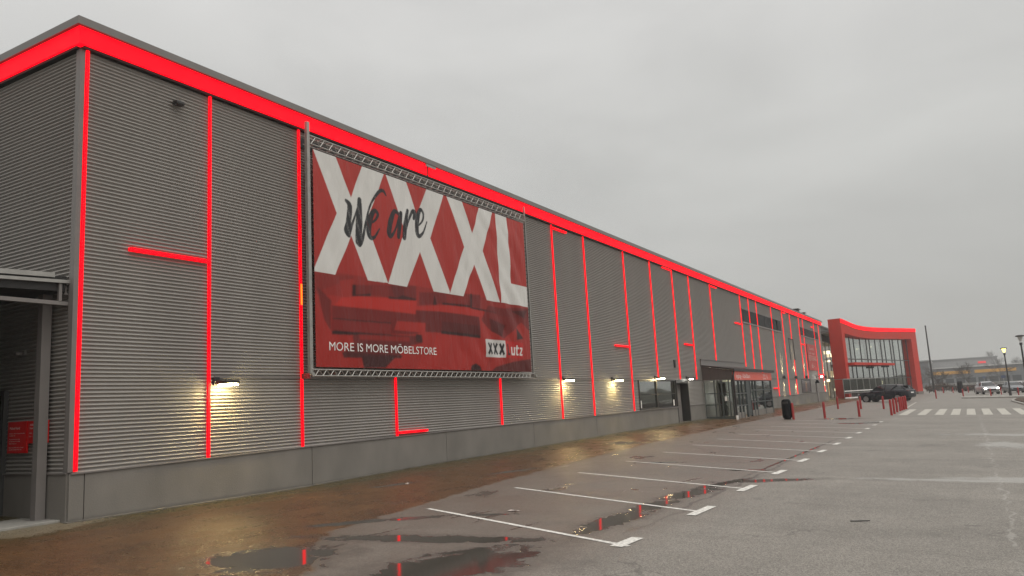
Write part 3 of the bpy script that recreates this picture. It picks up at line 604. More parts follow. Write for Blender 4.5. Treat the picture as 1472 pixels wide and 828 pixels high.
    for p in ([(5.41, T), (6.18, T), (6.71, 6.87), (7.16, T), (8.03, T), (7.28, 6.33), (8.06, 4.84), (7.28, B), (6.69, 5.89), (6.09, B), (5.35, B), (6.17, N)],
              [(8.10, T), (8.98, T), (9.43, 6.94), (9.93, T), (10.77, T), (10.03, N), (10.88, 4.9), (10.87, B), (10.09, B), (9.5, 5.88), (8.86, B), (8.06, B), (8.83, 6.38)],
              [(10.92, T), (11.75, T), (12.25, 6.88), (12.71, T), (13.52, T), (12.81, 6.40), (13.68, B), (12.89, B), (12.24, 5.88), (11.58, B), (10.87, B), (11.73, N)],
              [(13.70, T), (14.42, T), (14.45, 5.53), (15.58, 5.53), (15.58, B), (13.74, B)]): fill(p, W)
    # brush script: ink strokes with swelling width
    ink = np.zeros(PY.shape)
    def stroke(pts, wds):
        P = np.array(pts, float); n = 14 * (len(P) - 1); tt = np.linspace(0, len(P) - 1, n + 1)
        # catmull-rom
        Q = []
        for q in tt:
            i = min(int(q), len(P) - 2); f = q - i; p0, p1, p2, p3 = P[max(i-1, 0)], P[i], P[i+1], P[min(i+2, len(P)-1)]
            Q.append(.5 * ((2*p1) + (-p0+p2)*f + (2*p0-5*p1+4*p2-p3)*f*f + (-p0+3*p1-3*p2+p3)*f**3))
        ws = np.interp(tt, range(len(P)), wds)
        for (a, b), w0 in zip(zip(Q[:-1], Q[1:]), ws):
            for k in np.linspace(0, 1, 4):
                c = a + (b - a) * k; m_ = ((PY - c[0] ) ** 2 / 1.15 + (PZ - c[1]) ** 2 * 1.0) < (w0 / 2) ** 2
                ink[m_] = 1
    stroke([(6.53, 6.76), (6.66, 6.63), (6.60, 6.2), (6.52, 5.99), (6.6, 5.88)], [.08, .16, .18, .19, .12]); stroke([(6.6, 5.88), (6.81, 6.34), (7.03, 6.80)], [.12, .06, .07])
    stroke([(7.04, 6.88), (7.00, 6.32), (6.95, 5.78)], [.14, .24, .20]); stroke([(6.99, 5.72), (7.10, 5.85), (7.27, 6.37), (7.48, 6.87), (7.76, 7.22), (7.96, 7.32), (8.08, 7.21)], [.16, .10, .07, .06, .10, .10, .04])
    stroke([(7.36, 6.29), (7.61, 6.44), (7.73, 6.62), (7.60, 6.70), (7.44, 6.46), (7.36, 6.13), (7.42, 5.96), (7.59, 6.0), (7.79, 6.25)], [.04, .07, .09, .12, .19, .19, .13, .08, .04])
    stroke([(8.63, 6.78), (8.42, 6.84), (8.25, 6.55), (8.17, 6.22), (8.25, 6.13), (8.44, 6.35), (8.63, 6.76)], [.09, .13, .18, .17, .11, .06, .09]); stroke([(8.69, 6.84), (8.62, 6.5), (8.56, 6.16)], [.13, .17, .12])
    stroke([(9.0, 6.98), (8.86, 6.5), (8.81, 6.18)], [.10, .18, .15]); stroke([(8.81, 6.2), (9.0, 6.64), (9.2, 6.97), (9.33, 6.99), (9.27, 6.80)], [.08, .06, .11, .14, .10])
    stroke([(9.44, 6.60), (9.68, 6.81), (9.74, 7.02), (9.60, 7.12), (9.45, 6.83), (9.40, 6.48), (9.48, 6.33), (9.70, 6.48), (9.90, 6.82)], [.04, .07, .09, .11, .18, .17, .12, .07, .04])
    dry = (np.sin(PY * 90 + PZ * 35) * np.sin(PZ * 23 + PY * 60) > .82) & (rng.rand(*PY.shape) > .35); ink[dry] *= .35
    img = img * (1 - ink[..., None]) + np.array(srgb((38, 38, 40))) * ink[..., None]
    # logo box
    fill([(12.67, 3.585), (13.90, 3.59), (13.88, 3.04), (12.69, 3.03)], (196, 192, 188)); fill([(13.90, 3.59), (15.06, 3.56), (15.02, 3.04), (13.88, 3.04)], (176, 30, 26))
    def bar(a, b, w, c):
        a, b = np.array(a, float), np.array(b, float); d = b - a; L = np.hypot(*d); d /= L; nn = np.array([-d[1], d[0]]) * w / 2
        fill([tuple(a + nn), tuple(b + nn), tuple(b - nn), tuple(a - nn)], c)
    for y_ in (12.80, 13.17, 13.53):
        bar((y_ + .03, 3.48), (y_ + .25, 3.13), .098, (28, 26, 28)); bar((y_ + .03, 3.13), (y_ + .25, 3.48), .098, (28, 26, 28))
    bar((14.03, 3.49), (14.03, 3.13), .08, (60, 22, 20)); bar((14.0, 3.16), (14.17, 3.16), .07, (60, 22, 20))
    wl_ = (214, 210, 205)
    bar((14.28, 3.40), (14.28, 3.17), .075, wl_); bar((14.46, 3.40), (14.46, 3.13), .075, wl_); bar((14.25, 3.165), (14.46, 3.165), .07, wl_)
    bar((14.61, 3.47), (14.61, 3.16), .075, wl_); bar((14.54, 3.375), (14.73, 3.375), .06, wl_); bar((14.59, 3.16), (14.72, 3.16), .06, wl_)
    bar((14.79, 3.37), (14.98, 3.37), .06, wl_); bar((14.96, 3.36), (14.81, 3.16), .07, wl_); bar((14.79, 3.16), (14.98, 3.16), .06, wl_)
    img = img.reshape(nz_, ss, ny, ss, 3).mean((1, 3))
    # vertices at cell centres
    yv = Y0 + (np.arange(ny) + .5) / ny * (Y1 - Y0); zv = Z0 + (np.arange(nz_) + .5) / nz_ * (Z1 - Z0); VY, VZ = np.meshgrid(yv, zv); VX = wr(VY, VZ)
    V = np.stack([VX, VY, VZ], -1).reshape(-1, 3)
    idx = np.arange(ny * nz_).reshape(nz_, ny); F = np.stack([idx[:-1, :-1], idx[:-1, 1:], idx[1:, 1:], idx[1:, :-1]], -1).reshape(-1, 4)
    me = bpy.data.meshes.new('banner_cloth'); me.vertices.add(len(V)); me.vertices.foreach_set('co', V.astype(np.float32).ravel())
    me.loops.add(F.size); me.loops.foreach_set('vertex_index', F.astype(np.int32).ravel()); me.polygons.add(len(F)); me.polygons.foreach_set('loop_start', np.arange(0, F.size, 4, dtype=np.int32)); me.update(calc_edges=True); me.validate()
    me.polygons.foreach_set('use_smooth', [True] * len(me.polygons))
    ca = me.color_attributes.new('print', 'FLOAT_COLOR', 'POINT'); ca.data.foreach_set('color', np.concatenate([img.reshape(-1, 3), np.ones((ny * nz_, 1))], 1).astype(np.float32).ravel())
    return me
def banner_mat():
    m = bpy.data.materials.new('printed_banner_cloth'); m.use_nodes = True; n, l = m.node_tree.nodes, m.node_tree.links; b = n['Principled BSDF']
    a = n.new('ShaderNodeAttribute'); a.attribute_name = 'print'; s = n.new('ShaderNodeVectorMath'); s.operation = 'SCALE'; s.inputs['Scale'].default_value = .93; l.new(a.outputs['Color'], s.inputs[0]); l.new(s.outputs[0], b.inputs['Base Color'])
    b.inputs['Roughness'].default_value = .5; b.inputs['Specular IOR Level'].default_value = .35
    g = n.new('ShaderNodeNewGeometry'); mpn = n.new('ShaderNodeMapping'); mpn.inputs['Rotation'].default_value = (R(-32), 0, 0); mpn.inputs['Scale'].default_value = (1, 1.9, .5); l.new(g.outputs['Position'], mpn.inputs[0])
    t = n.new('ShaderNodeTexNoise'); t.inputs['Scale'].default_value = 1.4; t.inputs['Detail'].default_value = 4; l.new(mpn.outputs[0], t.inputs['Vector'])
    bp = n.new('ShaderNodeBump'); bp.inputs['Strength'].default_value = .55; bp.inputs['Distance'].default_value = .16; l.new(t.outputs[0], bp.inputs['Height']); l.new(bp.outputs[0], b.inputs['Normal'])
    return m
ban = empty('advertising_banner', (0, 0, 0)); tag(ban, 'huge red printed cloth banner with white XXXL letters stretched in a metal truss frame', 'banner')
BMAT = banner_mat(); cloth = bpy.data.objects.new('cloth', make_banner()); cloth.data.materials.append(BMAT); COL.objects.link(cloth); cloth.parent = ban
def btext(s, y, z, h, w, col, bold=0., shearz=0.):
    a, f = text_mesh(s, h, w, bold=bold); a = np.array(a); yy, zz = y + a[:, 0], z + a[:, 1] + shearz * a[:, 0]
    xx = wr(yy, zz) + .008; return raw('lettering', list(zip(xx.tolist(), yy.tolist(), zz.tolist())), f, col, ban)
INK = mat('black_print', (.02, .018, .02), .6, 0, .3, .05)
btext('MORE IS MORE MÖBELSTORE', 5.82, 3.0, .205, 4.28, WHITE, 0, .004)
# frame: two masts, two ladder trusses, laces
m = MB(); m.box((.30, 5.20, 2.38), (.38, 5.285, 8.42)); m.tube((.34, 5.31, 2.4), (.34, 5.31, 8.1), .018); m.build('mast', GALV, ban)
m = MB(); m.box((.32, 15.70, 2.45), (.37, 15.74, 8.42)); m.build('mast', GALV, ban)
def truss(z0, z1, xf, name, dens):
    m = MB()
    for z in (z0, z1):
        m.tube((xf, 5.25, z), (xf, 15.72, z), .016, n=6); m.tube((xf - .16, 5.25, z), (xf - .16, 15.72, z), .013, n=6)
    n = dens; st = (15.6 - 5.35) / n
    for i in range(n):
        a = 5.35 + st * i
        m.tube((xf, a, z0), (xf, a + st * .5, z1), .011, n=5); m.tube((xf, a + st * .5, z1), (xf, a + st, z0), .011, n=5)
        m.tube((xf - .16, a, z0), (xf, a + st * .5, z0), .008, n=4); m.tube((xf - .16, a, z1), (xf, a + st * .5, z1), .008, n=4)
    m.build(name, GALV, ban)
truss(2.40, 2.545, .38, 'truss', 42); truss(7.90, 8.10, .36, 'truss', 34)
m = MB(); m.box((.03, 5.3, 7.87), (.05, 15.6, 8.12)); m.build('backing_rail', DARK, ban)
m = MB()
for y in (6.2, 8.6, 10.5, 12.8, 15.0):
    for z in (2.47, 8.0): m = MB(); m.box((.0, y, z - .03), (.2, y + .05, z + .03)); m.build('bracket', GALV, ban)
for i in range(38):
    z = 2.68 + i * .137
    m = MB(); m.tube((XB, 5.40, z), (.34, 5.30, z + .03), .008, n=4); m.build('lace', BLACK, ban); m = MB(); m.tube((XB, 15.57, z), (.345, 15.70, z + .03), .008, n=4); m.build('lace', BLACK, ban)
m = MB(); m.box((.2, 5.1, 2.34), (.36, 5.22, 2.46)); m.build('junction_box', REDPOST, ban)
m = MB(); m.tube((.25, 15.75, 2.47), (.45, 15.75, 2.47), .05); m.tube((.25, 15.98, 2.47), (.33, 15.98, 2.47), .05); m.tube((.3, 15.75, 2.47), (.3, 15.98, 2.47), .015); m.tube((.36, 5.24, 2.43), (.44, 5.24, 2.43), .05); m.build('pulley', GALV, ban)

# ------------------------------------------------------------ wall poster on the far facade
e = empty('wall_poster', (.03, 71.5, 3.4)); tag(e, 'tall red wall poster with pale writing near the far end of the facade', 'sign')
m = MB(); m.box((0, .0, 0), (.05, 5.1, 2.55)); m.build('panel', mat('red_poster', (.42, .045, .04), .5, 0, .4, .08, 1), e)
vs, fs = [], []
for t, y, z, h, w in (('Lunch', 1.2, 2.0, .3, 2.5), ('alla dagar', .9, 1.6, .2, 3.2), ('RESTAURANG', .35, .95, .5, 4.3), ('6:-', 1.6, .25, .45, 1.5)):
    a, f = text_mesh(t, h, w, bold=.02); k = len(vs); vs += [(.055, y + p[0], z + p[1]) for p in a]; fs += [tuple(k + i for i in q) for q in f]
raw('lettering', vs, fs, mat('pale_pink_print', (.6, .4, .34), .5), e)

# ------------------------------------------------------------ vestibule
ve = empty('entrance_vestibule', (0, 36.4, .18)); tag(ve, 'low grey entrance porch with glass doors and a red sign band', 'entrance')
VD = 1.72; VL = 10.0
BROWN = mat('brown_grey_cladding', (.075, .062, .056), .5, 0, .4, .08, 3)
TEAL = mat('teal_grey_frame', (.045, .055, .054), .45, 0, .5, .1, 4)
KHAKI = mat('khaki_interior_panel', (.20, .185, .11), .6, 0, .3, .1, 2, emis=(.6, .5, .25), estr=.0)
CEILGLOW = mat('interior_ceiling_light', (1, .9, .7), .5, 0, .5, 0, emis=(1, .88, .6), estr=1.2)
m = MB(); m.box((.015, -.1, 3.02), (.06, 9.9, 3.36)); m.box((.0, -.14, 3.36), (.10, 9.95, 3.40)); m.build('wall_band', TRIM, ve)
m = MB(); m.poly([(.02, 0, 2.19), (VD, 0, 2.12), (VD, 0, 2.63), (.02, 0, 2.98)], (0, .06, 0)); m.build('side_panel', BROWN, ve)
m = MB()
for x in (.5, .95, 1.4): m.box((x, -.006, 2.16), (x + .012, -.001, 2.66 + (VD - x) * .2))
m.build('panel_joint', DARK, ve)
m = MB(); m.poly([(.0, -.08, 2.99), (VD + .16, -.08, 2.66), (VD + .16, -.08, 2.73), (.0, -.08, 3.06)], (0, VL + .3, 0)); m.box((VD + .10, -.1, 2.60), (VD + .2, VL + .26, 2.74)); m.build('roof', DARK, ve)
# sign band with rounded near corner
m = MB(); pts = [(VD + .05, .18, 2.10)]
for k in range(7):
    t = k / 6 * math.pi / 2; pts.append((VD + .05, .18 + .3 - .3 * math.sin(t) if False else .18 + .28 * (1 - math.cos(t)), 2.30 + .28 * math.sin(t)))
pts += [(VD + .05, VL - .1, 2.58), (VD + .05, VL - .1, 2.10)]
m.poly(pts, (-.1, 0, 0)); sg = m.build('sign_band', mat('salmon_red_sign', (.44, .085, .06), .45, 0, .4, .06, 2, emis=(1, .12, .08), estr=.14), ve)
vs, fs = [], []
for t, y, z, h, w in (('Ingång - Kök/Barn', .65, 2.22, .24, 3.3), ('XXX', 7.4, 2.34, .15, .75), ('L', 8.5, 2.22, .26, .3), ('Lutz', 7.4, 2.16, .13, .75)):
    a, f = text_mesh(t, h, w, bold=.03); k = len(vs); vs += [(VD + .055, y + p[0], z + p[1]) for p in a]; fs += [tuple(k + i for i in q) for q in f]
raw('lettering', vs, fs, WHITE, sg)
# side glazing (faces the camera)
m = MB(); m.box((.02, .0, -.1), (.10, .07, 2.12)); m.box((.10, .0, -.1), (VD - .08, .07, .10)); m.box((.62, .01, .1), (.68, .06, 2.14)); m.box((.10, .01, .74), (.62, .06, .79)); m.box((.10, .01, 1.38), (1.05, .06, 1.43)); m.box((1.02, .01, .1), (1.10, .06, 2.14)); m.box((.68, .01, .74), (1.02, .06, .79)); m.box((1.44, .01, .1), (1.5, .06, 2.14)); m.box((1.1, .01, 1.38), (1.44, .06, 1.42))
wn_ = m.build('side_window', TEAL, ve); g = MB(); g.box((.10, .03, .1), (VD - .08, .036, 2.14)); g.build('pane', GLASS, wn_)
g = MB(); g.box((.02, -.03, -.05), (.065, -.005, 2.1)); g.build('downlight_strip', GALV, ve)
g = MB(); g.box((1.2, .0, .95), (1.33, -.006, 1.2)); g.build('notice', WHITE, ve)
m = MB(); m.box((.60, .30, .1), (1.06, .34, 2.15)); m.build('inner_wall', KHAKI, ve); m = MB(); m.box((.02, .2, .0), (.05, VL - .1, 2.1)); m.box((.05, 2.9, 0), (.5, 3.0, 2.1)); m.build('inner_wall', DKGREY, ve)
m = MB(); m.box((.3, .5, 2.08), (1.3, 2.5, 2.11)); m.box((.3, 4.5, 2.08), (1.3, 6.5, 2.11)); m.build('ceiling_light', CEILGLOW, ve)
# front glazing
m = MB(); FX = VD
for y, w_ in ((.0, .12), (1.35, .09), (2.1, .05), (3.0, .22), (4.0, .10), (4.75, .08), (5.45, .12), (7.6, .10), (9.8, .14)): m.box((FX - .1, y, -.15), (FX, y + w_, 2.11))
m.box((FX - .08, .12, 1.30), (FX - .01, 3.0, 1.37)); m.box((FX - .08, 4.1, 1.46), (FX - .01, 9.8, 1.53)); m.box((FX - .08, 4.1, .75), (FX - .01, 9.8, .81)); m.box((FX - .08, .12, .62), (FX - .01, 3.0, .68)); m.box((FX - .1, .0, 2.05), (FX, 9.94, 2.11))
fw = m.build('front_window', TEAL, ve); g = MB(); g.box((FX - .06, .1, .1), (FX - .054, 9.85, 2.08)); g.build('pane', GLASS, fw)
m = MB(); m.box((FX - .095, 4.1, -.15), (FX - .02, 9.8, .30)); m.box((FX - .095, .12, -.15), (FX - .02, 2.1, .26)); m.build('kick_panel', PLINTH, ve)
m = MB(); m.box((FX - .09, 3.22, .0), (FX - .03, 4.0, 2.05)); dv = m.build('door', TEAL, ve); m = MB(); m.tube((FX + .02, 3.9, .9), (FX + .02, 3.9, 1.3), .015); m.build('handle', GALV, dv)
m = MB(); m.box((FX - .3, 4.3, .32), (FX - .15, 7.4, .40)); m.box((FX - .3, 8.2, .32), (FX - .15, 9.5, .42)); m.build('window_shelf', WHITE, ve)
m = MB(); m.tube((VD + .08, -.05, .12), (VD + .08, -.05, 2.35), .055, n=10); m.tube((VD + .08, -.05, 2.35), (VD + .12, .05, 2.62), .05, n=8); dp = m.build('drainpipe', DARK, ve, True)
m = MB(); m.tube((VD + .08, -.05, -.12), (VD + .08, -.05, .14), .068, n=10); m.build('pipe_foot', WHITE, dp, True)
m = MB(); m.bevbox((VD - .5, 3.9, 1.06), (VD - .3, 4.9, 1.26), .05); m.build('counter_lamp', LENS_C, ve)
m = MB(); m.box((VD - .4, 7.6, .93), (VD - .36, 8.6, 1.02)); m.build('red_exit_light', NEON, ve)

# ------------------------------------------------------------ link and glass entrance portal
lk = empty('connecting_building', (-2, 82, .3)); tag(lk, 'dark glazed link between the grey store and the red framed entrance', 'building')
m = MB(); m.box((-22, 0, -.5), (.0, 26, 8.9)); m.box((-22.2, -.2, 8.9), (.15, 26.2, 9.1)); m.build('wall', mat('dark_green_grey_wall', (.075, .08, .072), .5, 0, .5, .12, 1), lk)
m = MB()
for y in (2.2, 5.4, 8.6, 11.8, 15, 18.2, 21.4): m.box((.0, y, .0), (.07, y + .12, 7.2))
for z in (2.4, 4.8, 7.1): m.box((.0, .6, z), (.06, 25.6, z + .1))
lkf = m.build('window', TRIM, lk); m = MB(); m.box((.003, .6, .1), (.02, 25.6, 7.1)); m.build('pane', mat('dim_shop_window', (.05, .045, .03), .1, 0, .8, .5, .5, emis=(.5, .38, .2), estr=.12), lkf)
GLOB = mat('shop_lamp', (1, .9, .7), .4, 0, .5, 0, emis=(1, .85, .55), estr=2.2)
for y, z, s_ in ((15.5, 5.6, .4), (18.5, 5.3, .45), (20, 2.7, .4), (21, .9, .35), (16, 4.6, .25), (13.5, 2.1, .3), (23, 4.2, .3)):
    m = MB(); m.bevbox((.03, y, z), (.03 + s_, y + s_, z + s_), .05); m.build('interior_lamp', GLOB, lk)
m = MB(); m.box((.03, 17, 2.9), (.06, 22.5, 3.5)); m.box((.03, 14, .4), (.06, 14.4, 3.4)); m.build('shop_shelf', mat('lit_shelf', (.3, .25, .15), .5, emis=(1, .75, .4), estr=.35), lk)

PO = Vector((.63, 93.2, 0)); PD = Vector((.1984, .9801, 0)); PN = Vector((.9801, -.1984, 0))   # along, outward
po = empty('glass_entrance', PO); tag(po, 'tall glass entrance hall in a thick red portal frame with a dipping lit top', 'building')
def PP(u, v, z): return PD * u + PN * v + Vector((0, 0, z))
TU = [0, 1.5, 3.8, 5.5, 8.2, 10.9, 15.3, 20, 26, 32.4]; TZ = [9.9, 9.78, 9.5, 9.33, 9.25, 9.25, 9.35, 9.5, 9.7, 9.9]
IU = [1.0, 4.9, 8.9, 13.2, 22.7, 29.6]; IZ = [8.1, 7.83, 7.74, 7.78, 8.03, 8.2]
tz = lambda u: float(np.interp(u, TU, TZ)); iz = lambda u: float(np.interp(u, IU, IZ))
def ring_frame():
    m = MB(); us = [1.0 + (29.6 - 1.0) * k / 24 for k in range(25)]
    # lintel
    for a, b in zip(us[:-1], us[1:]):
        v = [PP(a, 0, iz(a)), PP(b, 0, iz(b)), PP(b, 0, tz(b)), PP(a, 0, tz(a)), PP(a, -1.5, iz(a)), PP(b, -1.5, iz(b)), PP(b, -1.5, tz(b)), PP(a, -1.5, tz(a))]
        m.add(v, [(0,1,2,3),(7,6,5,4),(0,4,5,1),(3,2,6,7)])
    for a, b in ((0, 1.0), (29.6, 32.4)):
        v = [PP(a, 0, .1), PP(b, 0, .1), PP(b, 0, tz(b)), PP(a, 0, tz(a)), PP(a, -1.5, .1), PP(b, -1.5, .1), PP(b, -1.5, tz(b)), PP(a, -1.5, tz(a))]
        m.add(v, [(0,1,2,3),(7,6,5,4),(0,4,5,1),(3,2,6,7),(0,3,7,4),(1,5,6,2)])
    m.build('portal_frame', REDPORTAL, po)
    g = MB()
    us = [0.0, .7] + [1.5 + (32.35 - 1.5) * k / 24 for k in range(25)]
    for a, b in zip(us[:-1], us[1:]):
        v = [PP(a, .002, tz(a) - .52), PP(b, .002, tz(b) - .52), PP(b, .002, tz(b) - .06), PP(a, .002, tz(a) - .06), PP(a, .06, tz(a) - .52), PP(b, .06, tz(b) - .52), PP(b, .06, tz(b) - .06), PP(a, .06, tz(a) - .06)]
        g.add(v, [(4,5,6,7),(3,2,1,0),(0,1,5,4),(7,6,2,3)])
    g.build('light_band', NEONBAND, po)
ring_frame()
m = MB(); m.add([PP(29.5, .04, -.6), PP(32.5, .04, -.6), PP(32.5, -1.6, -.6), PP(29.5, -1.6, -.6), PP(29.5, .04, .45), PP(32.5, .04, .45), PP(32.5, -1.6, .45), PP(29.5, -1.6, .45)], [(3,2,1,0),(4,5,6,7),(0,1,5,4),(1,2,6,5),(2,3,7,6),(3,0,4,7)]); m.build('base', PLINTH, po)
m = MB(); m.add([PP(1, -.72, .1), PP(29.6, -.72, .1), PP(29.6, -.72, 8.3), PP(1, -.72, 8.3), PP(1, -.75, .1), PP(29.6, -.75, .1), PP(29.6, -.75, 8.3), PP(1, -.75, 8.3)], [(0,1,2,3),(7,6,5,4)]); m.build('pane', GLASSBIG, po)
MULL = mat('dark_mullion', (.035, .04, .04), .4, 0, .5, .1, 4)
k = 0
for i in range(14):
    u = 2.0 + i * 2.1 + (0, .35, -.2, .1, .5, -.3, 0, .3, -.1, .4, -.4, .2, 0, .1)[i]
    m = MB(); m.obox((0, 0, 0), PD, PN, (0, 0, 1), (u, -.80, .1), (u + .07, -.66, 8.25)); m.build('mullion', MULL, po)
    if i % 3 == 0:
        m = MB(); m.obox((0, 0, 0), PD, PN, (0, 0, 1), (u + .5, -2.4, .1), (u + .85, -2.0, 8.0)); m.build('column', mat('red_brown_column', (.16, .03, .022), .5) if i in (0, 3) else MULL, po)
for z in (2.55, 5.0):
    m = MB(); m.obox((0, 0, 0), PD, PN, (0, 0, 1), (1, -.80, z), (29.6, -.6, z + .11)); m.build('transom', MULL, po)
hall = mat('hall_interior', (.17, .165, .15), .6, 0, .3, .15, .6)
m = MB(); m.obox((0, 0, 0), PD, PN, (0, 0, 1), (0.2, -9, .0), (32, -8.8, 2.6)); m.obox((0, 0, 0), PD, PN, (0, 0, 1), (0.2, -9, 4.3), (9, -4, 4.6)); m.obox((0, 0, 0), PD, PN, (0, 0, 1), (9, -9, 3.4), (9.3, -5, 4.6)); m.build('inner_wall', hall, po)
m = MB(); m.obox((0, 0, 0), PD, PN, (0, 0, 1), (0.2, -9, 8.3), (32, -1.5, 8.55)); m.build('roof', TRIM, po)
for i in range(11):
    m = MB(); u = 1.5 + i * 3.0; m.obox((0, 0, 0), PD, PN, (0, 0, 1), (u, -9, 2.6), (u + .12, -8.9, 8.3)); m.build('mullion', MULL, po)
m = MB(); m.obox((0, 0, 0), PD, PN, (0, 0, 1), (.5, -8.9, 5.4), (32, -8.85, 5.55)); m.build('transom', MULL, po)
for u, v_, a_, b_ in ((3.0, -2.2, 6.9, 7.8), (5.2, -2.6, 6.6, 7.6), (7.0, -3.2, 7.0, 7.9), (15, -3.0, 7.3, 7.9)):
    m = MB(); m.obox((0, 0, 0), PD, PN, (0, 0, 1), (u, v_, a_), (u + 1.3, v_ + .08, b_)); m.build('hanging_sign', REDPORTAL, po)
m = MB(); m.obox((0, 0, 0), PD, PN, (0, 0, 1), (0.9, -.5, 4.22), (17.2, .75, 4.52)); m.build('canopy', REDPORTAL, po)
m = MB(); m.obox((0, 0, 0), PD, PN, (0, 0, 1), (13.6, .0, 3.98), (15.4, .5, 4.2)); m.build('heater_box', BLACK, po)
for u, z, s_ in ((5, 6.8, .25), (9, 6.9, .22), (14, 6.6, .2), (20, 7.0, .22), (23, 1.8, .5), (21.5, 1.6, .4), (6, 3.3, .2)):
    m = MB(); m.obox((0, 0, 0), PD, PN, (0, 0, 1), (u, -3, z), (u + s_, -2.8, z + s_)); m.build('interior_lamp', GLOB, po)
for u, v, z in ((32.45, -.5, 4.6), (32.45, -1.2, 4.5)):
    m = MB(); m.obox((0, 0, 0), PD, PN, (0, 0, 1), (u, v, z), (u + .25, v + .3, z + .25)); m.build('side_lamp', LENS_C, po)

# trolley shelter
ts = empty('trolley_shelter', (.35, 91.5, .26)); tag(ts, 'low framed clear-sided trolley shelter in front of the red portal', 'shelter')
TD = (Vector((3.35, 104.2, 0)) - Vector((.35, 91.5, 0))); TL = TD.length; TD.normalize(); TN = Vector((TD.y, -TD.x, 0))
CLEAR = glass('clear_plastic', mixf=.12)
m = MB()
for k in range(7):
    u = k * TL / 6; m.obox((0, 0, 0), TD, TN, (0, 0, 1), (u - .03, -.03, -.1), (u + .03, .03, 2.35))
for z in (2.28, .62): m.obox((0, 0, 0), TD, TN, (0, 0, 1), (0, -.03, z), (TL, .03, z + .07))
m.obox((0, 0, 0), TD, TN, (0, 0, 1), (-.03, -1.4, 2.28), (.03, 0, 2.35)); m.build('frame', GALV, ts)
m = MB(); m.obox((0, 0, 0), TD, TN, (0, 0, 1), (0, -.012, .7), (TL, -.002, 2.28)); m.build('pane', CLEAR, ts)
m = MB(); m.obox((0, 0, 0), TD, TN, (0, 0, 1), (0, .03, .0), (TL, .09, .16)); m.obox((0, 0, 0), TD, TN, (0, 0, 1), (0, .03, .82), (TL, .07, .94)); m.build('bumper_rail', WHITE, ts)
m = MB()
for k in range(12): m.obox((0, 0, 0), TD, TN, (0, 0, 1), (3.2 + k * .6, -.75, .1), (3.24 + k * .6, -.12, 1.0))
m.build('trolley_row', TRIM, ts)

# ------------------------------------------------------------ bollards
bo = empty('bollard', (0, 0, 0)); m = MB(); m.lathe([(.066, -.15), (.066, .80), (.062, .86), (.045, .895), (.0, .905)], (0, 0, 0), 14); m.build('post', REDPOST, bo, True)
m = MB(); m.lathe([(.072, .62), (.072, .68)], (0, 0, 0), 14); m.build('collar', REDPOST, bo, True)
bo['category'] = 'bollard'; bo['group'] = 'red bollards around the crossing'
bl = [(4.70, 36.84, 'red bollard directly beside the black litter bin'), (6.06, 38.44, 'red bollard second along from the black litter bin'), (4.69, 53.7, 'red bollard alone near the foot of the portal'),
      (7.63, 40.09, 'red bollard just left of the tight row, below the car nose'), (6.28, 53.24, 'red bollard just before the front wheel of the dark car'), (7.79, 52.79, 'red bollard in front of the middle of the dark car'),
      (9.13, 41.79, 'nearest bollard of the tight row at the crossing'), (9.13, 43.82, 'second nearest bollard of the tight row at the crossing'), (9.10, 46.4, 'third nearest bollard of the tight row at the crossing'), (9.13, 48.41, 'middle bollard of the tight row at the crossing'),
      (9.15, 49.67, 'fifth bollard of the tight row at the crossing'), (9.19, 50.99, 'last but one bollard of the tight row at the crossing'), (9.23, 52.37, 'farthest bollard of the tight row at the crossing'),
      (10.04, 84.2, 'distant red bollard right of the portal foot, on its own'), (12.44, 89.1, 'distant red bollard just right of the far litter bin'), (14.94, 87.0, 'distant red bollard in front of the headlit car'), (16.35, 104.0, 'distant red bollard right of the headlit car'),
      (17.8, 97.2, 'distant red bollard right of the lit lamp post'), (10.9, 128, 'tiny far bollard left of the far litter bin'), (9.6, 128, 'tiny far bollard nearest the portal by the dark rail'), (12.9, 128, 'tiny far bollard right of the far litter bin'), (14.0, 128, 'tiny far bollard left of the headlights')]
for i, (x, y, lb) in enumerate(bl):
    o = bo if i == 0 else dup(bo, (0, 0, 0)); o.location = (x, y, gzf(x, y)); o['label'] = lb
# litter bins
def litter_bin(x, y, h, w, label):
    e = empty('litter_bin', (x, y, gzf(x, y))); tag(e, label, 'litter bin')
    m = MB(); r = w / 2
    m.lathe([(r * .7, 0), (r * .75, .06), (r * .92, .10), (r, .2), (r, h - .28), (r * .97, h - .14), (r * .8, h - .04), (r * .45, h)], (0, 0, 0), 20); m.build('body', BLACK, e, True)
    m = MB(); m.lathe([(r * 1.04, h - .34), (r * 1.04, h - .30)], (0, 0, 0), 20); m.build('rim', BLACK, e, True)
    m = MB(); m.obox((0, 0, 0), (1, 0, 0), (0, 1, 0), (0, 0, 1), (-.14, -r - .006, h - .26), (.14, -r + .06, h - .14)); m.build('opening', DARK, e)
litter_bin(4.38, 36.9, 1.10, .50, 'black rounded litter bin beside the nearest red bollard')
litter_bin(11.9, 128, 1.75, .75, 'distant black litter bin by the dark rail')

